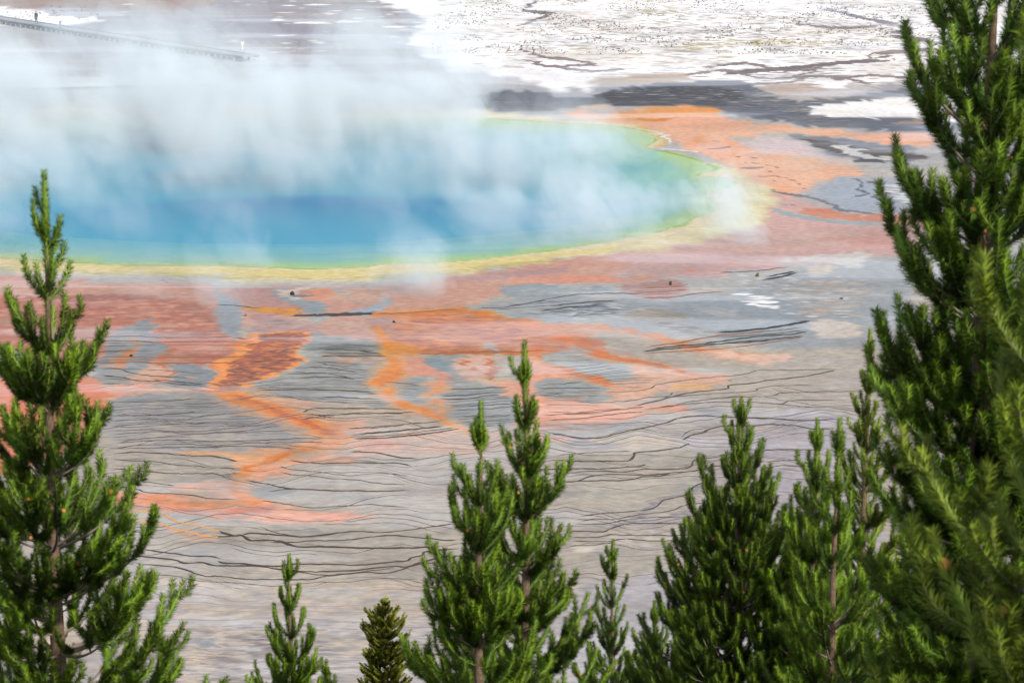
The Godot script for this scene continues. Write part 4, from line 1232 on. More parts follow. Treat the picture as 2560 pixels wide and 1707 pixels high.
func build_edges(ground: Node) -> void:
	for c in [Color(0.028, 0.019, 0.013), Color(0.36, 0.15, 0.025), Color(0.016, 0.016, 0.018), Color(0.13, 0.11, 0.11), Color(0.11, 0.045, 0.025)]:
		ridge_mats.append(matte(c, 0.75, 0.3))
	var g := ground
	for a in [
		["E", [80, 150, 450, 147, 650, 138, 770, 122], 2.0, 0], ["E", [40, 265, 420, 265, 600, 252, 720, 245, 800, 232], 2.5, 0], ["E", [40, 310, 380, 298, 480, 310, 700, 300, 850, 275, 960, 262, 1080, 245], 1.5, 0],
		["E", [80, 358, 300, 362, 500, 345, 750, 332, 960, 320], 1.6, 0], ["E", [80, 395, 420, 385, 620, 398, 900, 392, 1100, 370, 1300, 345], 1.8, 0], ["E", [100, 425, 400, 405, 520, 400, 760, 420, 1000, 410, 1270, 385, 1480, 352], 1.8, 0],
		["E", [130, 495, 350, 460, 560, 440, 800, 425], 1.8, 0], ["E", [130, 500, 420, 475, 640, 470, 900, 482, 1200, 478, 1500, 465, 1700, 455, 1880, 458], 2.2, 0], ["E", [130, 540, 350, 512, 700, 505, 950, 517, 1300, 495, 1600, 490, 1890, 485], 2.0, 0],
		["E", [130, 545, 500, 535, 850, 530, 1150, 522, 1450, 530, 1620, 540], 2.0, 0], ["E", [100, 590, 250, 575, 420, 578, 620, 590, 750, 602, 950, 607, 1080, 632, 1160, 650], 3.0, 0], ["E", [80, 630, 280, 645, 480, 655, 640, 680, 800, 688, 960, 705, 1190, 710], 2.0, 0],
		["E", [60, 708, 320, 728, 500, 745, 680, 755, 940, 755, 1060, 785], 2.5, 0], ["E", [20, 768, 260, 812, 450, 830, 640, 860], 2.0, 0], ["E", [640, 860, 760, 872, 860, 880, 1000, 870], 1.6, 1], ["E", [40, 848, 220, 870, 310, 885, 370, 905, 480, 918, 740, 930, 930, 962, 1160, 970], 2.5, 0],
		["E", [240, 1000, 320, 1025, 520, 1045, 700, 1080, 900, 1110, 1020, 1130], 1.5, 4], ["E", [210, 1040, 330, 1070, 530, 1090, 560, 1115, 690, 1165, 820, 1190, 940, 1220, 1020, 1250], 2.6, 1],
		["E", [270, 1150, 480, 1172, 620, 1215, 740, 1245, 900, 1278, 1060, 1280, 1150, 1275], 3.0, 1], ["E", [1200, 1265, 1280, 1258, 1480, 1270, 1680, 1285, 1850, 1275, 2020, 1250, 2150, 1237, 2352, 1248], 2.5, 0],
		["E", [1340, 1195, 1430, 1235, 1560, 1265, 1700, 1283], 2.0, 0], ["E", [1590, 640, 1720, 658, 1900, 668, 2150, 660, 2352, 665, 2500, 664, 2620, 690], 3.0, 0], ["E", [1500, 688, 1620, 720, 1850, 740, 2080, 768, 2352, 750, 2600, 775], 1.7, 0],
		["E", [1500, 738, 1640, 765, 1780, 770, 1950, 795, 2150, 805, 2352, 835, 2600, 845], 2.0, 0], ["E", [1200, 808, 1400, 838, 1560, 875, 1750, 885, 1950, 895, 2150, 898, 2352, 900, 2620, 895], 3.0, 0], ["E", [1400, 910, 1520, 888, 1640, 884], 2.0, 0],
		["E", [1340, 978, 1440, 990, 1600, 1015, 1780, 1040, 1960, 1030, 2100, 1022, 2250, 1012, 2352, 1018, 2600, 1040], 2.0, 0], ["E", [1700, 240, 1760, 210, 1900, 205, 2100, 203, 2352, 208, 2600, 214], 2.0, 0], ["E", [1730, 262, 1980, 258, 2150, 248, 2352, 247, 2560, 250], 3.0, 0],
		["E", [1720, 295, 1900, 280, 1980, 260], 2.0, 0], ["E", [2080, 375, 2352, 365, 2700, 320], 2.0, 0], ["E", [2100, 430, 2250, 412, 2352, 405, 2600, 380, 2900, 350], 2.2, 0], ["E", [2110, 455, 2352, 452, 2600, 430, 2900, 400], 2.2, 0],
		["E", [2090, 568, 2200, 572, 2352, 582, 2500, 615, 2700, 630], 2.8, 0],
		["H", [720, 80, 830, 115, 900, 115, 960, 150, 1100, 150, 1200, 165, 1300, 195, 1500, 198, 1900, 208, 2150, 205, 2352, 195], 4.6, 0], ["H", [640, 115, 760, 122, 900, 112], 4.0, 0], ["H", [900, 105, 980, 98, 1150, 108, 1320, 123, 1480, 108, 1720, 85, 1920, 92, 2150, 70, 2352, 40, 2450, 30], 2.8, 0],
		["H", [1080, 165, 1260, 165, 1430, 150, 1620, 150, 1800, 130, 1930, 117, 2040, 115, 2200, 130, 2352, 145, 2480, 150], 3.2, 0], ["H", [140, 210, 330, 240, 420, 248, 510, 264, 640, 265, 745, 282], 3.4, 0],
		["H", [715, 300, 770, 318, 900, 322, 1000, 335, 1150, 338, 1300, 325, 1550, 325, 1700, 332, 1880, 322, 2010, 308, 2110, 300, 2140, 275, 2220, 258, 2240, 235, 2352, 222, 2500, 210], 3.8, 0],
		["H", [60, 262, 380, 290, 470, 315, 600, 312, 700, 335, 1000, 340, 1100, 350, 1200, 365, 1400, 380, 1700, 372, 1900, 350, 2020, 340, 2110, 345, 2180, 320, 2260, 300, 2352, 275, 2500, 262], 3.8, 0],
		["H", [100, 318, 430, 352, 560, 398, 650, 415, 720, 412, 850, 428, 920, 435, 1150, 437, 1400, 437, 1500, 415, 1640, 400, 1800, 385, 1960, 390, 2080, 360, 2200, 325, 2352, 310], 3.0, 0],
		["H", [1200, 366, 1340, 385, 1500, 405, 1640, 395, 1850, 372, 2020, 350], 2.2, 0], ["H", [240, 405, 380, 408, 480, 430, 600, 450, 720, 455, 950, 470, 1150, 485, 1450, 458, 1700, 455, 1900, 430, 2200, 437], 1.6, 0],
		["H", [230, 520, 300, 548, 600, 548, 740, 575, 870, 598, 1050, 592], 1.8, 3], ["H", [430, 915, 560, 940, 680, 965, 820, 955, 950, 968], 1.8, 3], ["H", [1480, 1030, 1600, 1035, 1700, 1050], 1.5, 3],
		["A", [215, 650, 300, 658, 430, 682, 600, 680, 690, 655, 800, 630, 920, 605, 1050, 575, 1150, 540, 1310, 520, 1450, 528, 1640, 532, 1850, 542, 2030, 556, 2323, 545], 2.8, 0],
		["A", [1180, 700, 1240, 665, 1340, 640, 1360, 625, 1480, 595, 1640, 595, 1850, 585, 2030, 598, 2150, 618, 2300, 610], 3.0, 0], ["A", [1170, 685, 1220, 635, 1320, 615, 1440, 600], 1.8, 0], ["A", [250, 815, 360, 800, 600, 782, 820, 778], 1.8, 0],
		["A", [215, 840, 400, 852, 620, 850, 780, 850, 830, 810, 840, 790, 1000, 775, 1140, 755, 1200, 735, 1235, 720], 3.0, 0], ["A", [100, 912, 200, 912, 400, 905, 550, 910, 700, 900, 860, 888, 915, 877], 3.0, 0],
		["A", [215, 960, 320, 942, 520, 925, 740, 928, 900, 910, 1140, 912, 1240, 890, 1270, 840, 1400, 825, 1540, 800, 1640, 790], 2.3, 0], ["A", [300, 1000, 400, 1000, 520, 960, 700, 945, 900, 952, 1050, 940, 1200, 928, 1330, 910, 1400, 890, 1480, 880], 3.0, 0],
		["A", [240, 1005, 560, 992, 760, 990, 900, 965, 1010, 958, 1100, 935], 3.0, 0], ["A", [1300, 880, 1390, 835], 2.0, 0], ["A", [430, 1252, 580, 1232, 780, 1218, 960, 1195, 1040, 1135, 1100, 1120, 1200, 1095, 1260, 1040, 1320, 1010, 1420, 978], 2.6, 0],
		["A", [440, 1285, 540, 1272, 700, 1270, 830, 1245, 950, 1230, 1100, 1210, 1200, 1170, 1370, 1150], 2.3, 0], ["A", [400, 1305, 600, 1305, 820, 1270, 1000, 1258, 1360, 1250], 2.3, 0], ["A", [340, 1355, 480, 1360, 600, 1362, 660, 1340, 760, 1310, 900, 1300, 1200, 1305, 1360, 1290], 2.8, 0],
		["A", [370, 1405, 560, 1402, 660, 1385, 820, 1388, 1080, 1390, 1300, 1385], 2.5, 0], ["A", [370, 1430, 620, 1435, 760, 1415, 950, 1430, 1190, 1422], 2.4, 0], ["A", [370, 1460, 550, 1458, 700, 1435], 2.0, 0],
		["A", [1690, 790, 1840, 768, 2060, 768, 2200, 770], 2.8, 0], ["A", [1650, 860, 1850, 850, 2060, 840], 2.0, 0], ["A", [1760, 905, 1900, 885, 2060, 890], 2.3, 0], ["A", [1780, 1140, 1960, 1115], 2.0, 3],
		["A", [630, 350, 800, 345, 940, 325, 1000, 295, 1200, 265, 1400, 240, 1600, 225, 1750, 190, 2000, 190, 2323, 180], 1.6, 0], ["A", [830, 450, 1000, 410, 1150, 370, 1300, 345, 1500, 325, 1520, 300, 1650, 290, 1820, 262, 2000, 245, 2180, 215, 2300, 185], 2.8, 0],
		["A", [900, 470, 1080, 455, 1200, 425, 1350, 405, 1600, 385, 1830, 378, 1900, 355, 2100, 350, 2323, 340], 1.9, 0], ["A", [1000, 460, 1170, 440, 1350, 425, 1630, 420, 1880, 435, 1980, 412, 2323, 408], 2.1, 0], ["A", [1880, 435, 2080, 455, 2323, 465], 2.0, 0],
		["A", [340, 412, 560, 425, 800, 410, 960, 385, 1080, 375, 1110, 345], 1.7, 0], ["A", [1000, 390, 1200, 375, 1400, 360, 1690, 345, 1740, 320, 1900, 302, 2150, 300], 1.9, 0], ["A", [180, 520, 400, 505, 600, 490, 820, 465, 900, 455], 2.2, 0],
		["A", [200, 552, 480, 535, 760, 500, 900, 495], 2.0, 0], ["A", [200, 495, 420, 497, 560, 480, 760, 470], 1.6, 0], ["A", [130, 297, 300, 290, 450, 275], 2.0, 0], ["A", [130, 325, 380, 320, 590, 318], 2.2, 2], ["A", [380, 345, 600, 340], 2.0, 4], ["A", [120, 372, 330, 358], 2.0, 2],
		["F", [1550, 385, 1700, 375, 1830, 360, 1960, 340, 2080, 318], 5.0, 2], ["F", [1150, 465, 1350, 440, 1500, 410, 1700, 390, 1820, 380], 3.4, 4], ["F", [1180, 475, 1400, 455, 1600, 430, 1800, 405, 1950, 395, 2060, 380], 3.4, 2],
		["F", [1130, 490, 1350, 470, 1600, 445, 1850, 425, 2040, 405], 3.4, 2], ["F", [1140, 500, 1500, 480, 1750, 455, 2040, 410], 2.6, 4], ["F", [220, 245, 380, 240, 700, 180, 900, 165, 1150, 165], 2.0, 2], ["F", [620, 235, 850, 212, 980, 208], 3.2, 2],
		["F", [560, 262, 720, 245, 900, 230], 2.6, 2], ["F", [1130, 190, 1300, 185, 1440, 165, 1600, 155], 2.6, 4], ["F", [1130, 135, 1320, 128, 1400, 110], 2.0, 4], ["F", [1100, 160, 1250, 155, 1400, 140], 2.0, 4], ["F", [1800, 90, 1900, 75, 2010, 45], 4.2, 2], ["F", [1830, 72, 2000, 40], 3.4, 2], ["F", [1560, 48, 1760, 40, 1950, 15], 2.0, 2],
		["F", [0, 490, 150, 492, 300, 488, 440, 492, 600, 482], 3.0, 4],
		["J", [100, 358, 200, 362, 300, 370, 440, 385], 2.4, 2], ["J", [660, 440, 800, 436, 930, 430, 1100, 428, 1290, 425], 3.2, 2], ["J", [1290, 425, 1500, 420, 1700, 405, 1900, 390], 3.6, 4], ["J", [230, 600, 300, 606, 390, 605], 2.6, 2], ["J", [0, 625, 120, 630, 240, 628], 2.6, 4],
		["J", [0, 745, 300, 745, 500, 742, 700, 745], 2.6, 4], ["J", [1600, 722, 1750, 718, 1900, 715, 2100, 710, 2352, 708], 3.2, 4], ["J", [900, 690, 1100, 690, 1350, 725], 2.2, 0], ["J", [880, 740, 1060, 735, 1380, 738], 2.2, 0],
		["G", [820, 800, 1290, 785, 1500, 795, 1900, 798, 2260, 790], 2.0, 4], ["G", [850, 835, 1280, 832, 1540, 845, 1900, 840, 2260, 838], 3.0, 4], ["G", [900, 945, 1050, 935, 1330, 920], 2.0, 0], ["G", [980, 985, 1280, 990, 1540, 995, 1900, 992, 2352, 990], 3.2, 4],
		["G", [700, 1045, 1150, 1045, 1330, 1040, 1560, 1052, 1900, 1050, 2352, 1048], 3.6, 4], ["G", [980, 1105, 1180, 1110, 1270, 1145, 1450, 1170, 1640, 1185, 1880, 1200], 2.0, 0], ["G", [980, 1165, 1180, 1190, 1380, 1230, 1590, 1220, 1800, 1240, 2000, 1255], 2.4, 0],
		["G", [980, 1250, 1200, 1260], 1.8, 0], ["G", [1590, 1240, 1800, 1265, 2020, 1255], 2.4, 0],
		["D", [620, 490, 680, 495, 760, 515, 850, 525, 960, 545], 1.8, 0], ["D", [560, 525, 700, 535, 850, 555, 1010, 580], 2.0, 0], ["D", [450, 570, 560, 580, 700, 580, 850, 605, 960, 630], 1.8, 0], ["D", [480, 618, 700, 612, 850, 620, 970, 632], 2.2, 0],
		["D", [180, 715, 300, 722, 480, 715, 700, 720, 900, 730, 1140, 748], 2.2, 0], ["D", [600, 790, 800, 780, 950, 790, 1160, 797], 2.2, 0], ["D", [540, 910, 600, 880, 800, 875, 1000, 882, 1260, 872], 2.2, 0], ["D", [520, 968, 700, 940, 900, 925, 1200, 918, 1480, 908], 2.6, 0],
		["D", [880, 1048, 1200, 1025, 1500, 1000, 1700, 985], 1.8, 0], ["D", [970, 1095, 1200, 1080, 1500, 1050, 1700, 1030], 2.2, 0], ["D", [960, 1135, 1200, 1125, 1500, 1100, 1700, 1070, 1850, 1045], 2.6, 0], ["D", [960, 1115, 1300, 1100, 1600, 1062, 1800, 1040], 2.0, 0],
		["D", [1200, 650, 1400, 670, 1520, 690], 1.6, 0], ["D", [1750, 715, 1950, 715, 2100, 705, 2250, 700], 2.0, 0], ["D", [1660, 770, 1850, 772, 2000, 755, 2180, 742], 2.2, 0], ["D", [1660, 795, 1900, 798, 2050, 775, 2200, 760], 2.2, 0], ["D", [1760, 860, 2000, 850, 2300, 840], 1.8, 0], ["D", [1780, 890, 2100, 880, 2330, 850], 1.8, 0],
		["D", [1800, 950, 2100, 940, 2300, 930], 1.8, 0], ["D", [1860, 1000, 2100, 985, 2300, 975], 1.8, 0], ["D", [1900, 1035, 2150, 1025], 1.8, 0]]:
		ridge(a[0], a[1], a[2], a[3], g)
	rng.seed = 77
	var fine: Array = []
	for i in ridge_mats.size():
		var st := SurfaceTool.new()
		st.begin(Mesh.PRIMITIVE_TRIANGLES)
		fine.append(st)
	ridge_field("S", [120, 960, 700, 940, 1100, 1080, 1400, 1060, 2300, 900, 2400, 1400, 1400, 1480, 120, 1480], 13.0, 1.15, 0, -0.01, 26, 0.6, g, fine)
	ridge_field("S", [120, 960, 700, 940, 1100, 1080, 1400, 1060, 2300, 900, 2400, 1400, 1400, 1480, 120, 1480], 9.0, 1.0, 3, -0.01, 26, 0.75, g, fine)
	ridge_field("D", [560, 480, 1000, 490, 1100, 560, 1090, 640, 1150, 720, 1260, 830, 900, 840, 560, 800, 100, 770, 100, 690, 300, 620], 6.0, 1.3, 0, 0.03, 7, 0.7, g, fine)
	ridge_field("D", [640, 260, 1180, 320, 1180, 470, 620, 460], 6.0, 1.2, 0, 0.02, 4, 0.6, g, fine)
	ridge_field("D", [1300, 640, 1540, 640, 1540, 800, 1740, 960, 1500, 880, 1320, 760], 6.0, 1.2, 0, 0.02, 4, 0.8, g, fine)
	ridge_field("D", [1760, 640, 2300, 680, 2330, 1000, 2200, 1040, 1900, 1040, 1740, 940, 1660, 800], 6.0, 1.3, 0, -0.03, 5, 0.7, g, fine)
	ridge_field("E", [80, 110, 900, 100, 1860, 450, 1700, 540, 80, 545], 9.0, 1.3, 0, -0.03, 8, 0.6, g, fine)
	ridge_field("E", [80, 560, 1100, 660, 1050, 800, 1100, 960, 80, 860], 22.0, 1.3, 0, 0.04, 8, 0.5, g, fine)
	ridge_field("F", [560, 530, 800, 500, 950, 560, 1250, 640, 1100, 720, 850, 650, 600, 590], 6.0, 1.2, 0, -0.06, 8, 0.8, g, fine)
	ridge_field("F", [1200, 690, 2352, 560, 2352, 820, 1000, 900], 7.0, 1.2, 3, -0.1, 8, 0.6, g, fine)
	ridge_field("F", [540, 680, 820, 680, 920, 740, 900, 800, 560, 790], 6.0, 1.5, 0, 0.0, 3, 0.7, g, fine)
	ridge_field("F", [560, 780, 950, 800, 900, 980, 500, 1000], 8.0, 1.3, 4, -0.08, 6, 0.6, g, fine)
	ridge_field("F", [240, 250, 700, 180, 1150, 170, 1200, 230, 1000, 280, 560, 300], 5.0, 1.4, 2, -0.06, 3, 0.6, g, fine)
	ridge_field("F", [1020, 150, 1320, 100, 1400, 150, 1180, 195], 6.0, 1.4, 4, -0.06, 3, 0.7, g, fine)
	ridge_field("F", [1130, 470, 2050, 330, 2060, 400, 1600, 470, 1140, 500], 6.0, 2.0, 2, -0.07, 4, 0.5, g, fine)
	ridge_field("F", [1400, 60, 2300, 0, 2300, 300, 1900, 300, 1500, 240], 14.0, 1.3, 3, -0.08, 8, 0.35, g, fine)
	ridge_field("G", [850, 780, 1550, 780, 1550, 1060, 850, 1060], 8.0, 1.2, 0, 0.0, 3, 0.5, g, fine)
	ridge_field("G", [960, 1080, 2080, 1080, 2060, 1280, 960, 1280], 8.0, 1.2, 0, 0.06, 4, 0.5, g, fine)
	ridge_field("G", [1550, 790, 2352, 790, 2600, 900, 2352, 1060, 1560, 1060], 7.0, 1.5, 4, 0.0, 3, 0.5, g, fine)
	ridge_field("H", [-300, 440, 1200, 500, 3300, 440, 3300, 1230, -300, 1230], 8.0, 1.3, 3, 0.015, 9, 0.6, g, fine)
	ridge_field("A", [1700, 540, 2600, 560, 2600, 1200, 1750, 1200], 16.0, 1.6, 3, -0.05, 12, 0.55, g, fine)
	ridge_field("A", [380, 1250, 1380, 1100, 1380, 1500, 380, 1500], 10.0, 1.6, 3, -0.06, 8, 0.5, g, fine)
	for i in ridge_mats.size():
		var o := put("fine_terrace_edges", (fine[i] as SurfaceTool).commit(), ridge_mats[i], g)
		o.set_meta("kind", "stuff")

func build_water() -> void:
	# flat sheet a little below the sinter rim; the bed shows through it
	var big := PackedVector2Array()
	var c := Vector2.ZERO
	for p in shore:
		c += p
	c /= shore.size()
	var lo := Vector2(1e9, 1e9)
	var hi := -lo
	for p in shore:
		lo = lo.min(p)
		hi = hi.max(p)
	var st := SurfaceTool.new()
	st.begin(Mesh.PRIMITIVE_TRIANGLES)
	var tri := Geometry2D.triangulate_polygon(shore)
	for i in tri:
		st.set_normal(Vector3.UP)
		st.set_uv(shore[i] / 14.0)
		st.add_vertex(Vector3(shore[i].x, -0.012, shore[i].y))
	st.generate_tangents()
	var wm := StandardMaterial3D.new()
	wm.transparency = BaseMaterial3D.TRANSPARENCY_ALPHA
	wm.albedo_color = Color(0.5, 0.8, 0.9, 0.04)
	wm.roughness = 0.12
	wm.metallic_specular = 0.22
	var n := FastNoiseLite.new()
	n.frequency = 0.02
	n.fractal_octaves = 4
	var im := n.get_seamless_image(512, 512)
	im.convert(Image.FORMAT_RGBA8)
	im.bump_map_to_normal_map(2.0)
	wm.normal_enabled = true
	wm.normal_texture = ImageTexture.create_from_image(im)
	wm.normal_scale = 0.3
	var o := put("water", st.commit(), wm)
	tag(o, "clear blue hot water filling the round pool", "", "", "structure")
	# the water's own blue: a scattering body between the surface and the bed
	var f := FogVolume.new()
	f.name = "water_body"
	f.shape = RenderingServer.FOG_VOLUME_SHAPE_BOX
	f.size = Vector3(hi.x - lo.x, 8.6, hi.y - lo.y)
	f.position = Vector3((lo.x + hi.x) * 0.5, -4.33, (lo.y + hi.y) * 0.5)
	var fm := FogMaterial.new()
	fm.albedo = Color(0.0, 0.63, 0.78)
	fm.density = 0.19
	f.material = fm
	add_child(f)
	tag(f, "turquoise body of the hot spring water", "", "", "structure")
	var vm := FogMaterial.new()
	vm.albedo = Color(0.0, 0.36, 0.66)
	vm.density = 0.3
	var throat := Node3D.new()
	throat.name = "water_throat"
	throat.position = Vector3(vent.x, 0, vent.y)
	add_child(throat)
	tag(throat, "deep blue throat of the hot spring", "", "", "structure")
	for k in 5:
		var v := FogVolume.new()
		v.name = "deep_water"
		v.shape = RenderingServer.FOG_VOLUME_SHAPE_ELLIPSOID
		v.size = Vector3(62.0 - 9.0 * k, 6.2, 25.0 - 4.0 * k)
		v.position = Vector3(3.0 * sin(k * 2.0), -3.4, 1.2 * cos(k * 2.3))
		v.material = vm
		throat.add_child(v, true)

func build_far_things() -> void:
	var K1 := on_ground(pts("K", [-260, 165])[0])
	var K2 := on_ground(pts("K", [2300, 560])[0])
	boardwalk("raised grey boardwalk on pale blocks with two walkers on it", K1, K2, 2.6, 0.55, Color(0.12, 0.125, 0.14), Color(0.5, 0.5, 0.5), 1.45)
	var L1 := on_ground(pts("K", [-260, 840])[0])
	var L2 := on_ground(pts("K", [2000, 778])[0])
	boardwalk("low pale boardwalk along the steaming far rim of the pool", L1, L2, 1.6, 0.3, Color(0.34, 0.35, 0.33), Color(0.2, 0.19, 0.18), 2.4)
	var dir := (K2 - K1).normalized()
	var side := Vector2(-dir.y, dir.x)
	for i in 2:
		var q := on_ground(pts("K", [[540, 246], [720, 282]][i])[0])
		var on := K1 + dir * (q - K1).dot(dir) + side * 0.2
		if i == 0:
			person("person in a long dark coat and trousers standing on the boardwalk", Vector3(on.x, 0.58, on.y), -0.5, Color(0.035, 0.045, 0.06), Color(0.04, 0.045, 0.06), Color(0.02, 0.015, 0.012), true)
		else:
			person("person in a white top and blue jeans walking on the boardwalk", Vector3(on.x, 0.58, on.y), 0.9, Color(0.75, 0.75, 0.74), Color(0.06, 0.13, 0.25), Color(0.06, 0.03, 0.02), false)
	var mp := on_ground(pts("K", [2226, 448])[0])
	var root := Node3D.new()
	root.name = "marker_post"
	root.position = Vector3(mp.x, 0, mp.y)
	add_child(root, true)
	tag(root, "small pale marker post with a yellowish plate on the grey flat", "post")
	var b := BoxMesh.new()
	b.size = Vector3(0.12, 0.6, 0.1)
	put("stake", b, matte(Color(0.75, 0.75, 0.73)), root).position.y = 0.28
	var pl := BoxMesh.new()
	pl.size = Vector3(0.34, 0.32, 0.05)
	put("plate", pl, matte(Color(0.75, 0.75, 0.45)), root).position = Vector3(0, 0.72, 0.03)

func build_pines() -> void:
	tufts.append(make_tuft(3, 125, 1.0))
	tufts.append(make_tuft(4, 125, 1.06))
	needle_mat = StandardMaterial3D.new()
	needle_mat.vertex_color_use_as_albedo = true
	needle_mat.roughness = 0.55
	needle_mat.metallic_specular = 0.35
	needle_mat.backlight_enabled = true
	needle_mat.backlight = Color(0.5, 0.5, 0.5)
	bark_mat = matte(Color(0.16, 0.115, 0.085), 0.95)
	var bn := NoiseTexture2D.new()
	var nz := FastNoiseLite.new()
	nz.frequency = 0.03
	nz.fractal_octaves = 4
	var im := nz.get_seamless_image(256, 256)
	bark_mat.heightmap_enabled = false
	var ramp := Image.create(256, 256, false, Image.FORMAT_RGB8)
	for y in 256:
		for x in 256:
			var k := im.get_pixel(x, y).r
			ramp.set_pixel(x, y, Color(0.55 + 0.6 * k, 0.55 + 0.55 * k, 0.55 + 0.5 * k))
	bark_mat.albedo_texture = ImageTexture.create_from_image(ramp)
	bark_mat.uv1_triplanar = true
	bark_mat.uv1_scale = Vector3(6, 2, 6)
	twig_mat = matte(Color(0.15, 0.12, 0.1), 0.95)
	cone_mat = matte(Color(0.42, 0.16, 0.05), 0.8)
	var sm := SphereMesh.new()
	sm.radius = 0.024
	sm.height = 0.065
	sm.radial_segments = 8
	sm.rings = 5
	var st := SurfaceTool.new()
	st.create_from(sm, 0)
	cone_mesh = st.commit()
	var olive := Color(0.09, 0.13, 0.02)
	pine("tall pine with stout upright shoots standing alone beside the orange stream", 109, 452, 26, {"slope": 0.265, "widest": 2.0, "inode": 0.62, "leader": 0.6, "cones": 14, "dense": 1.5})
	pine("small pine whose tip crosses the lowest dark terrace lines", 722, 1400, 44, {"slope": 0.26, "inode": 0.5, "leader": 0.32, "widest": 1.5, "cones": 0, "dense": 1.3})
	pine("tip of a tiny pine beside the small pine", 815, 1662, 46, {"slope": 0.2, "inode": 0.3, "leader": 0.25, "widest": 0.5, "cones": 0})
	pine("short olive-yellow pine with a rounded bushy crown", 962, 1510, 84, {"slope": 0.75, "inode": 0.3, "leader": 0.03, "widest": 0.95, "tint": Color(0.12, 0.15, 0.01), "young": Color(0.32, 0.32, 0.016), "dense": 1.4, "bushy": 1.0, "cones": 0, "low": 0.72, "up": 0.62, "size": 1.15})
	pine("lower one of the two pines growing side by side, with a bare reddish stem", 1202, 1025, 29, {"slope": 0.28, "widest": 1.5, "inode": 0.55, "leader": 0.42, "cones": 5, "dense": 1.6})
	pine("taller one of the two pines growing side by side", 1311, 872, 31, {"slope": 0.25, "widest": 1.4, "inode": 0.58, "leader": 0.42, "cones": 12, "dense": 1.55})
	pine("slim dark pine with a thin dark stem between taller pines", 1533, 1362, 48, {"slope": 0.27, "widest": 1.4, "inode": 0.45, "leader": 0.3, "cones": 2, "dense": 0.9})
	pine("small pine top beside the slim dark pine", 1636, 1515, 46, {"slope": 0.28, "widest": 1.2, "inode": 0.38, "leader": 0.3, "cones": 3})
	pine("broad pine with many upright side shoots and orange cones", 1854, 1010, 37, {"slope": 0.4, "widest": 2.4, "inode": 0.45, "leader": 0.3, "cones": 20, "dense": 1.7, "tint": Color(0.06, 0.12, 0.008), "young": Color(0.21, 0.3, 0.014)})
	pine("pine with a long bare reddish stem beside the broad pine", 2044, 1065, 36, {"slope": 0.27, "widest": 1.9, "inode": 0.5, "leader": 0.36, "cones": 7, "dense": 1.5})
	pine("yellow-green pine with a whorled tip beside the big dark pine", 2176, 838, 42, {"slope": 0.22, "widest": 1.8, "inode": 0.55, "leader": 0.34, "cones": 4, "tint": Color(0.1, 0.16, 0.012), "young": Color(0.26, 0.34, 0.02)})
	pine("pine top rising just before the yellow-green pine", 2100, 1068, 30, {"slope": 0.27, "widest": 1.6, "inode": 0.5, "leader": 0.3, "cones": 4})
	pine("shaded pine deep in the thicket beneath the big dark pine", 2320, 1150, 32, {"slope": 0.24, "widest": 2.0, "inode": 0.5, "leader": 0.3, "cones": 4, "dense": 1.2})
	pine("thin pine with pale dead lower twigs in the thicket", 2440, 1020, 26, {"slope": 0.22, "widest": 1.6, "inode": 0.55, "leader": 0.3, "cones": 4})
	pine("big dark pine with long drooping boughs", 2508, -430, 19, {"slope": 0.33, "widest": 1.0, "inode": 0.4, "leader": 0.4, "cones": 16, "dense": 1.5, "tint": Color(0.055, 0.12, 0.009), "young": Color(0.19, 0.29, 0.014)})
	pine("close pine with blurred bright boughs reaching out of the thicket", 2740, -300, 11.5, {"slope": 0.2, "widest": 1.0, "inode": 0.5, "leader": 0.4, "cones": 10, "dense": 0.95, "tint": Color(0.1, 0.16, 0.014), "young": Color(0.24, 0.3, 0.02)})

func rock(label: String, called: String, category: String, px: Vector2, size: Vector3, c: Color) -> void:
	var g := on_ground(px)
	var st := SurfaceTool.new()
	st.begin(Mesh.PRIMITIVE_TRIANGLES)
	var sm := SphereMesh.new()
	sm.radius = 0.5
	sm.height = 1.0
	sm.radial_segments = 12
	sm.rings = 8
	var arr := sm.get_mesh_arrays()
	var v: PackedVector3Array = arr[Mesh.ARRAY_VERTEX]
	for i in v.size():
		var k := 1.0 + 0.9 * fn.get_noise_3d(v[i].x * 120.0 + px.x, v[i].y * 120.0, v[i].z * 120.0 + px.y)
		v[i] = v[i] * k * size * 0.75
	arr[Mesh.ARRAY_VERTEX] = v
	var m := ArrayMesh.new()
	m.add_surface_from_arrays(Mesh.PRIMITIVE_TRIANGLES, arr)
	st.create_from(m, 0)
	st.generate_normals()
	var o := put(called, st.commit(), matte(c))
	o.position = Vector3(g.x, size.y * 0.2, g.y)
	tag(o, label, category)

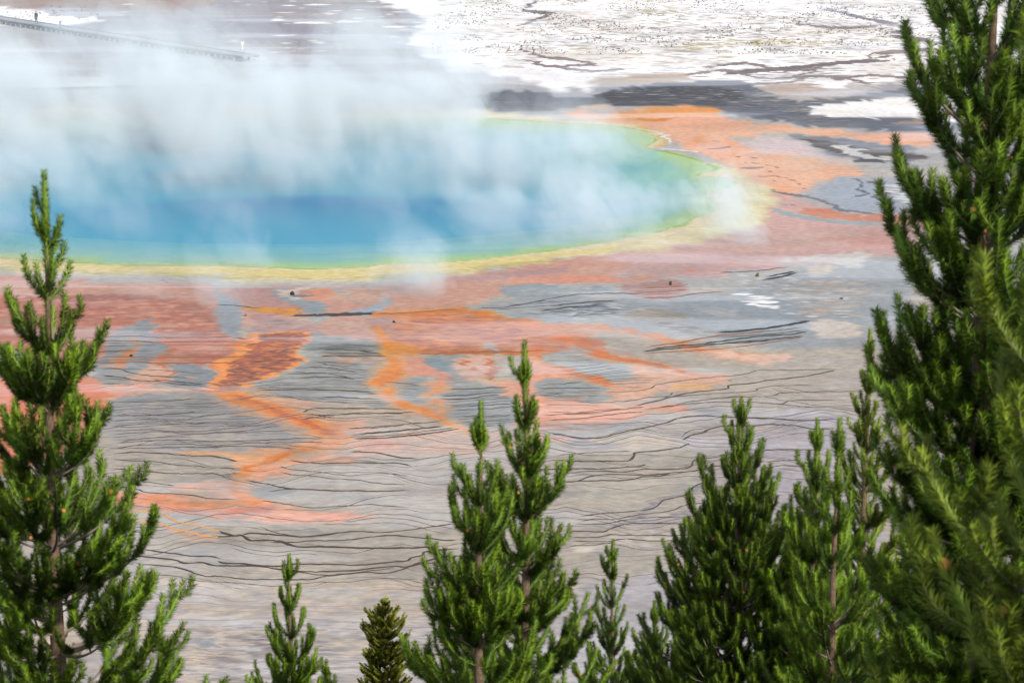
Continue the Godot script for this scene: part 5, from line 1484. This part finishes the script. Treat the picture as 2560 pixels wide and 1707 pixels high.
func build_small_things() -> void:
	rng.seed = 5
	rock("small dark stump in the looping grey channel below the pool rim", "stump", "stump", Vector2(731, 737), Vector3(0.35, 0.45, 0.35), Color(0.03, 0.025, 0.02))
	rock("small black stone on the red-brown mat", "stone", "stone", Vector2(985, 806), Vector3(0.25, 0.2, 0.25), Color(0.02, 0.02, 0.02))
	rock("small brown stone beside the pale grey channel", "stone", "stone", Vector2(613, 790), Vector3(0.22, 0.24, 0.22), Color(0.1, 0.07, 0.06))
	rock("dark stump standing upright in the brown-red terraces", "stump", "stump", Vector2(1677, 712), Vector3(0.26, 0.55, 0.26), Color(0.035, 0.035, 0.02))
	rock("small green tuft beside the black broken ledge", "shrub", "shrub", Vector2(1895, 690), Vector3(0.3, 0.4, 0.3), Color(0.08, 0.09, 0.03))
	rock("black stone on the orange patch between the slate pools", "stone", "stone", Vector2(327, 890), Vector3(0.26, 0.2, 0.26), Color(0.02, 0.018, 0.015))
	rock("dark stone on the pale wet sinter", "stone", "stone", Vector2(2104, 747), Vector3(0.3, 0.16, 0.3), Color(0.05, 0.045, 0.045))
	rock("small green tuft on the thin terrace lines", "shrub", "shrub", Vector2(1826, 952), Vector3(0.3, 0.12, 0.2), Color(0.12, 0.12, 0.06))
	# sparse dry tufts on the white flat
	var tuft := SurfaceTool.new()
	tuft.begin(Mesh.PRIMITIVE_TRIANGLES)
	for i in 16:
		var a := TAU * i / 16.0 + rng.randf()
		var r := Vector3(cos(a), 0, sin(a))
		var s := r.cross(Vector3.UP) * 0.05
		for p in [r * 0.06 - s, r * 0.06 + s, r * rng.randf_range(0.12, 0.3) + Vector3.UP * rng.randf_range(0.14, 0.3)]:
			tuft.set_normal((r + Vector3.UP).normalized())
			tuft.add_vertex(p)
	var mm := MultiMesh.new()
	mm.transform_format = MultiMesh.TRANSFORM_3D
	mm.use_colors = true
	mm.mesh = tuft.commit()
	var spots: Array = []
	for i in 7000:
		var q := Vector2(rng.randf_range(1080, 2420), rng.randf_range(-20, 150))
		if fn.get_noise_2d(q.x * 0.5, q.y * 3.2) + rng.randf_range(-0.14, 0.14) > 0.07 and q.y < 135:
			spots.append(q)
	for i in 110:
		spots.append(Vector2(rng.randf_range(0, 250), rng.randf_range(16, 52)))
	mm.instance_count = spots.size()
	for i in spots.size():
		var g := on_ground(spots[i])
		var s := rng.randf_range(0.3, 0.85)
		mm.set_instance_transform(i, Transform3D(Basis(Vector3.UP, rng.randf() * TAU).scaled(Vector3(s * 0.8, s * 0.7, s * 1.6)), Vector3(g.x, 0, g.y)))
		mm.set_instance_color(i, [Color(0.1, 0.085, 0.07), Color(0.16, 0.14, 0.12), Color(0.26, 0.2, 0.07), Color(0.3, 0.16, 0.06)][[0, 0, 1, 1, 2, 3][rng.randi() % 6]])
	var o := MultiMeshInstance3D.new()
	o.name = "dry_grass"
	o.multimesh = mm
	var m := StandardMaterial3D.new()
	m.vertex_color_use_as_albedo = true
	m.roughness = 0.9
	o.material_override = m
	add_child(o)
	tag(o, "sparse dry grass tufts dotted over the white crust", "grass", "", "stuff")

func build_steam() -> void:
	rng.seed = 21
	var root := Node3D.new()
	root.name = "steam"
	add_child(root)
	tag(root, "drifting white steam rising over the blue pool", "steam", "", "stuff")
	var mats: Array = []
	for i in 11:
		var f := FogMaterial.new()
		f.albedo = Color(0.92, 0.975, 1.0)
		f.density = 0.006 * pow(1.5, i)
		mats.append(f)
	# u range, v range, distance range, count, radius range, optical depth range, stretch
	for c in [
		[-150, 1200, 205, 330, 262, 298, 260, 1.4, 4.8, 0.08, 0.28, 1.5], [-150, 700, 60, 230, 285, 320, 50, 1.8, 5.5, 0.07, 0.21, 1.5], [350, 1250, 60, 260, 285, 310, 56, 1.8, 5.5, 0.08, 0.25, 1.5],
		[-100, 1550, 310, 460, 236, 268, 300, 0.9, 4.2, 0.03, 0.13, 1.7], [-100, 1500, 400, 620, 206, 244, 260, 0.6, 2.8, 0.02, 0.09, 1.7], [1250, 1880, 480, 690, 206, 234, 100, 0.7, 2.8, 0.06, 0.2, 1.6],
		[570, 650, 540, 670, 196, 200, 14, 0.6, 1.5, 0.04, 0.1, 1.6], [940, 1100, 590, 790, 186, 192, 34, 0.8, 2.2, 0.03, 0.11, 1.6], [350, 600, 700, 830, 176, 190, 8, 1.2, 2.5, 0.04, 0.1, 1.5]]:
		for i in int(c[6]):
			var dist := rng.randf_range(c[4], c[5])
			var q := Vector2.ZERO
			for k in 12:            # gathered into billows with clear gaps between
				q = Vector2(rng.randf_range(c[0], c[1]), rng.randf_range(c[2], c[3]))
				if fn.get_noise_2d(q.x * 0.55 + 900.0, q.y * 1.1) + 0.5 * fn.get_noise_2d(q.x * 1.6, q.y * 3.0 + 400.0) > rng.randf_range(-0.3, 0.3):
					break
			var p := at_dist(q.x, q.y, dist)
			var r := rng.randf_range(c[7], c[8])
			p.y = maxf(p.y, r * 0.25)
			var od := rng.randf_range(c[9], c[10])
			if q.x > 250.0 and q.x < 1120.0 and q.y > 465.0 and q.y < 600.0:      # the air clears over the middle of the near half
				od *= 0.4
			var f := FogVolume.new()
			f.name = "wisp"
			f.shape = RenderingServer.FOG_VOLUME_SHAPE_ELLIPSOID
			f.size = Vector3(r * rng.randf_range(0.9, 1.5), r * c[11] * rng.randf_range(1.3, 2.6), r * rng.randf_range(1.2, 2.0))
			f.rotation = Vector3(rng.randf_range(-0.5, 0.5), rng.randf_range(-1.0, 1.0), rng.randf_range(-0.3, 1.45))
			f.position = p
			var k := clampi(int(round(log(od / (2.0 * r) / 0.006) / log(1.5))), 0, 10)
			f.material = mats[k]
			root.add_child(f, true)
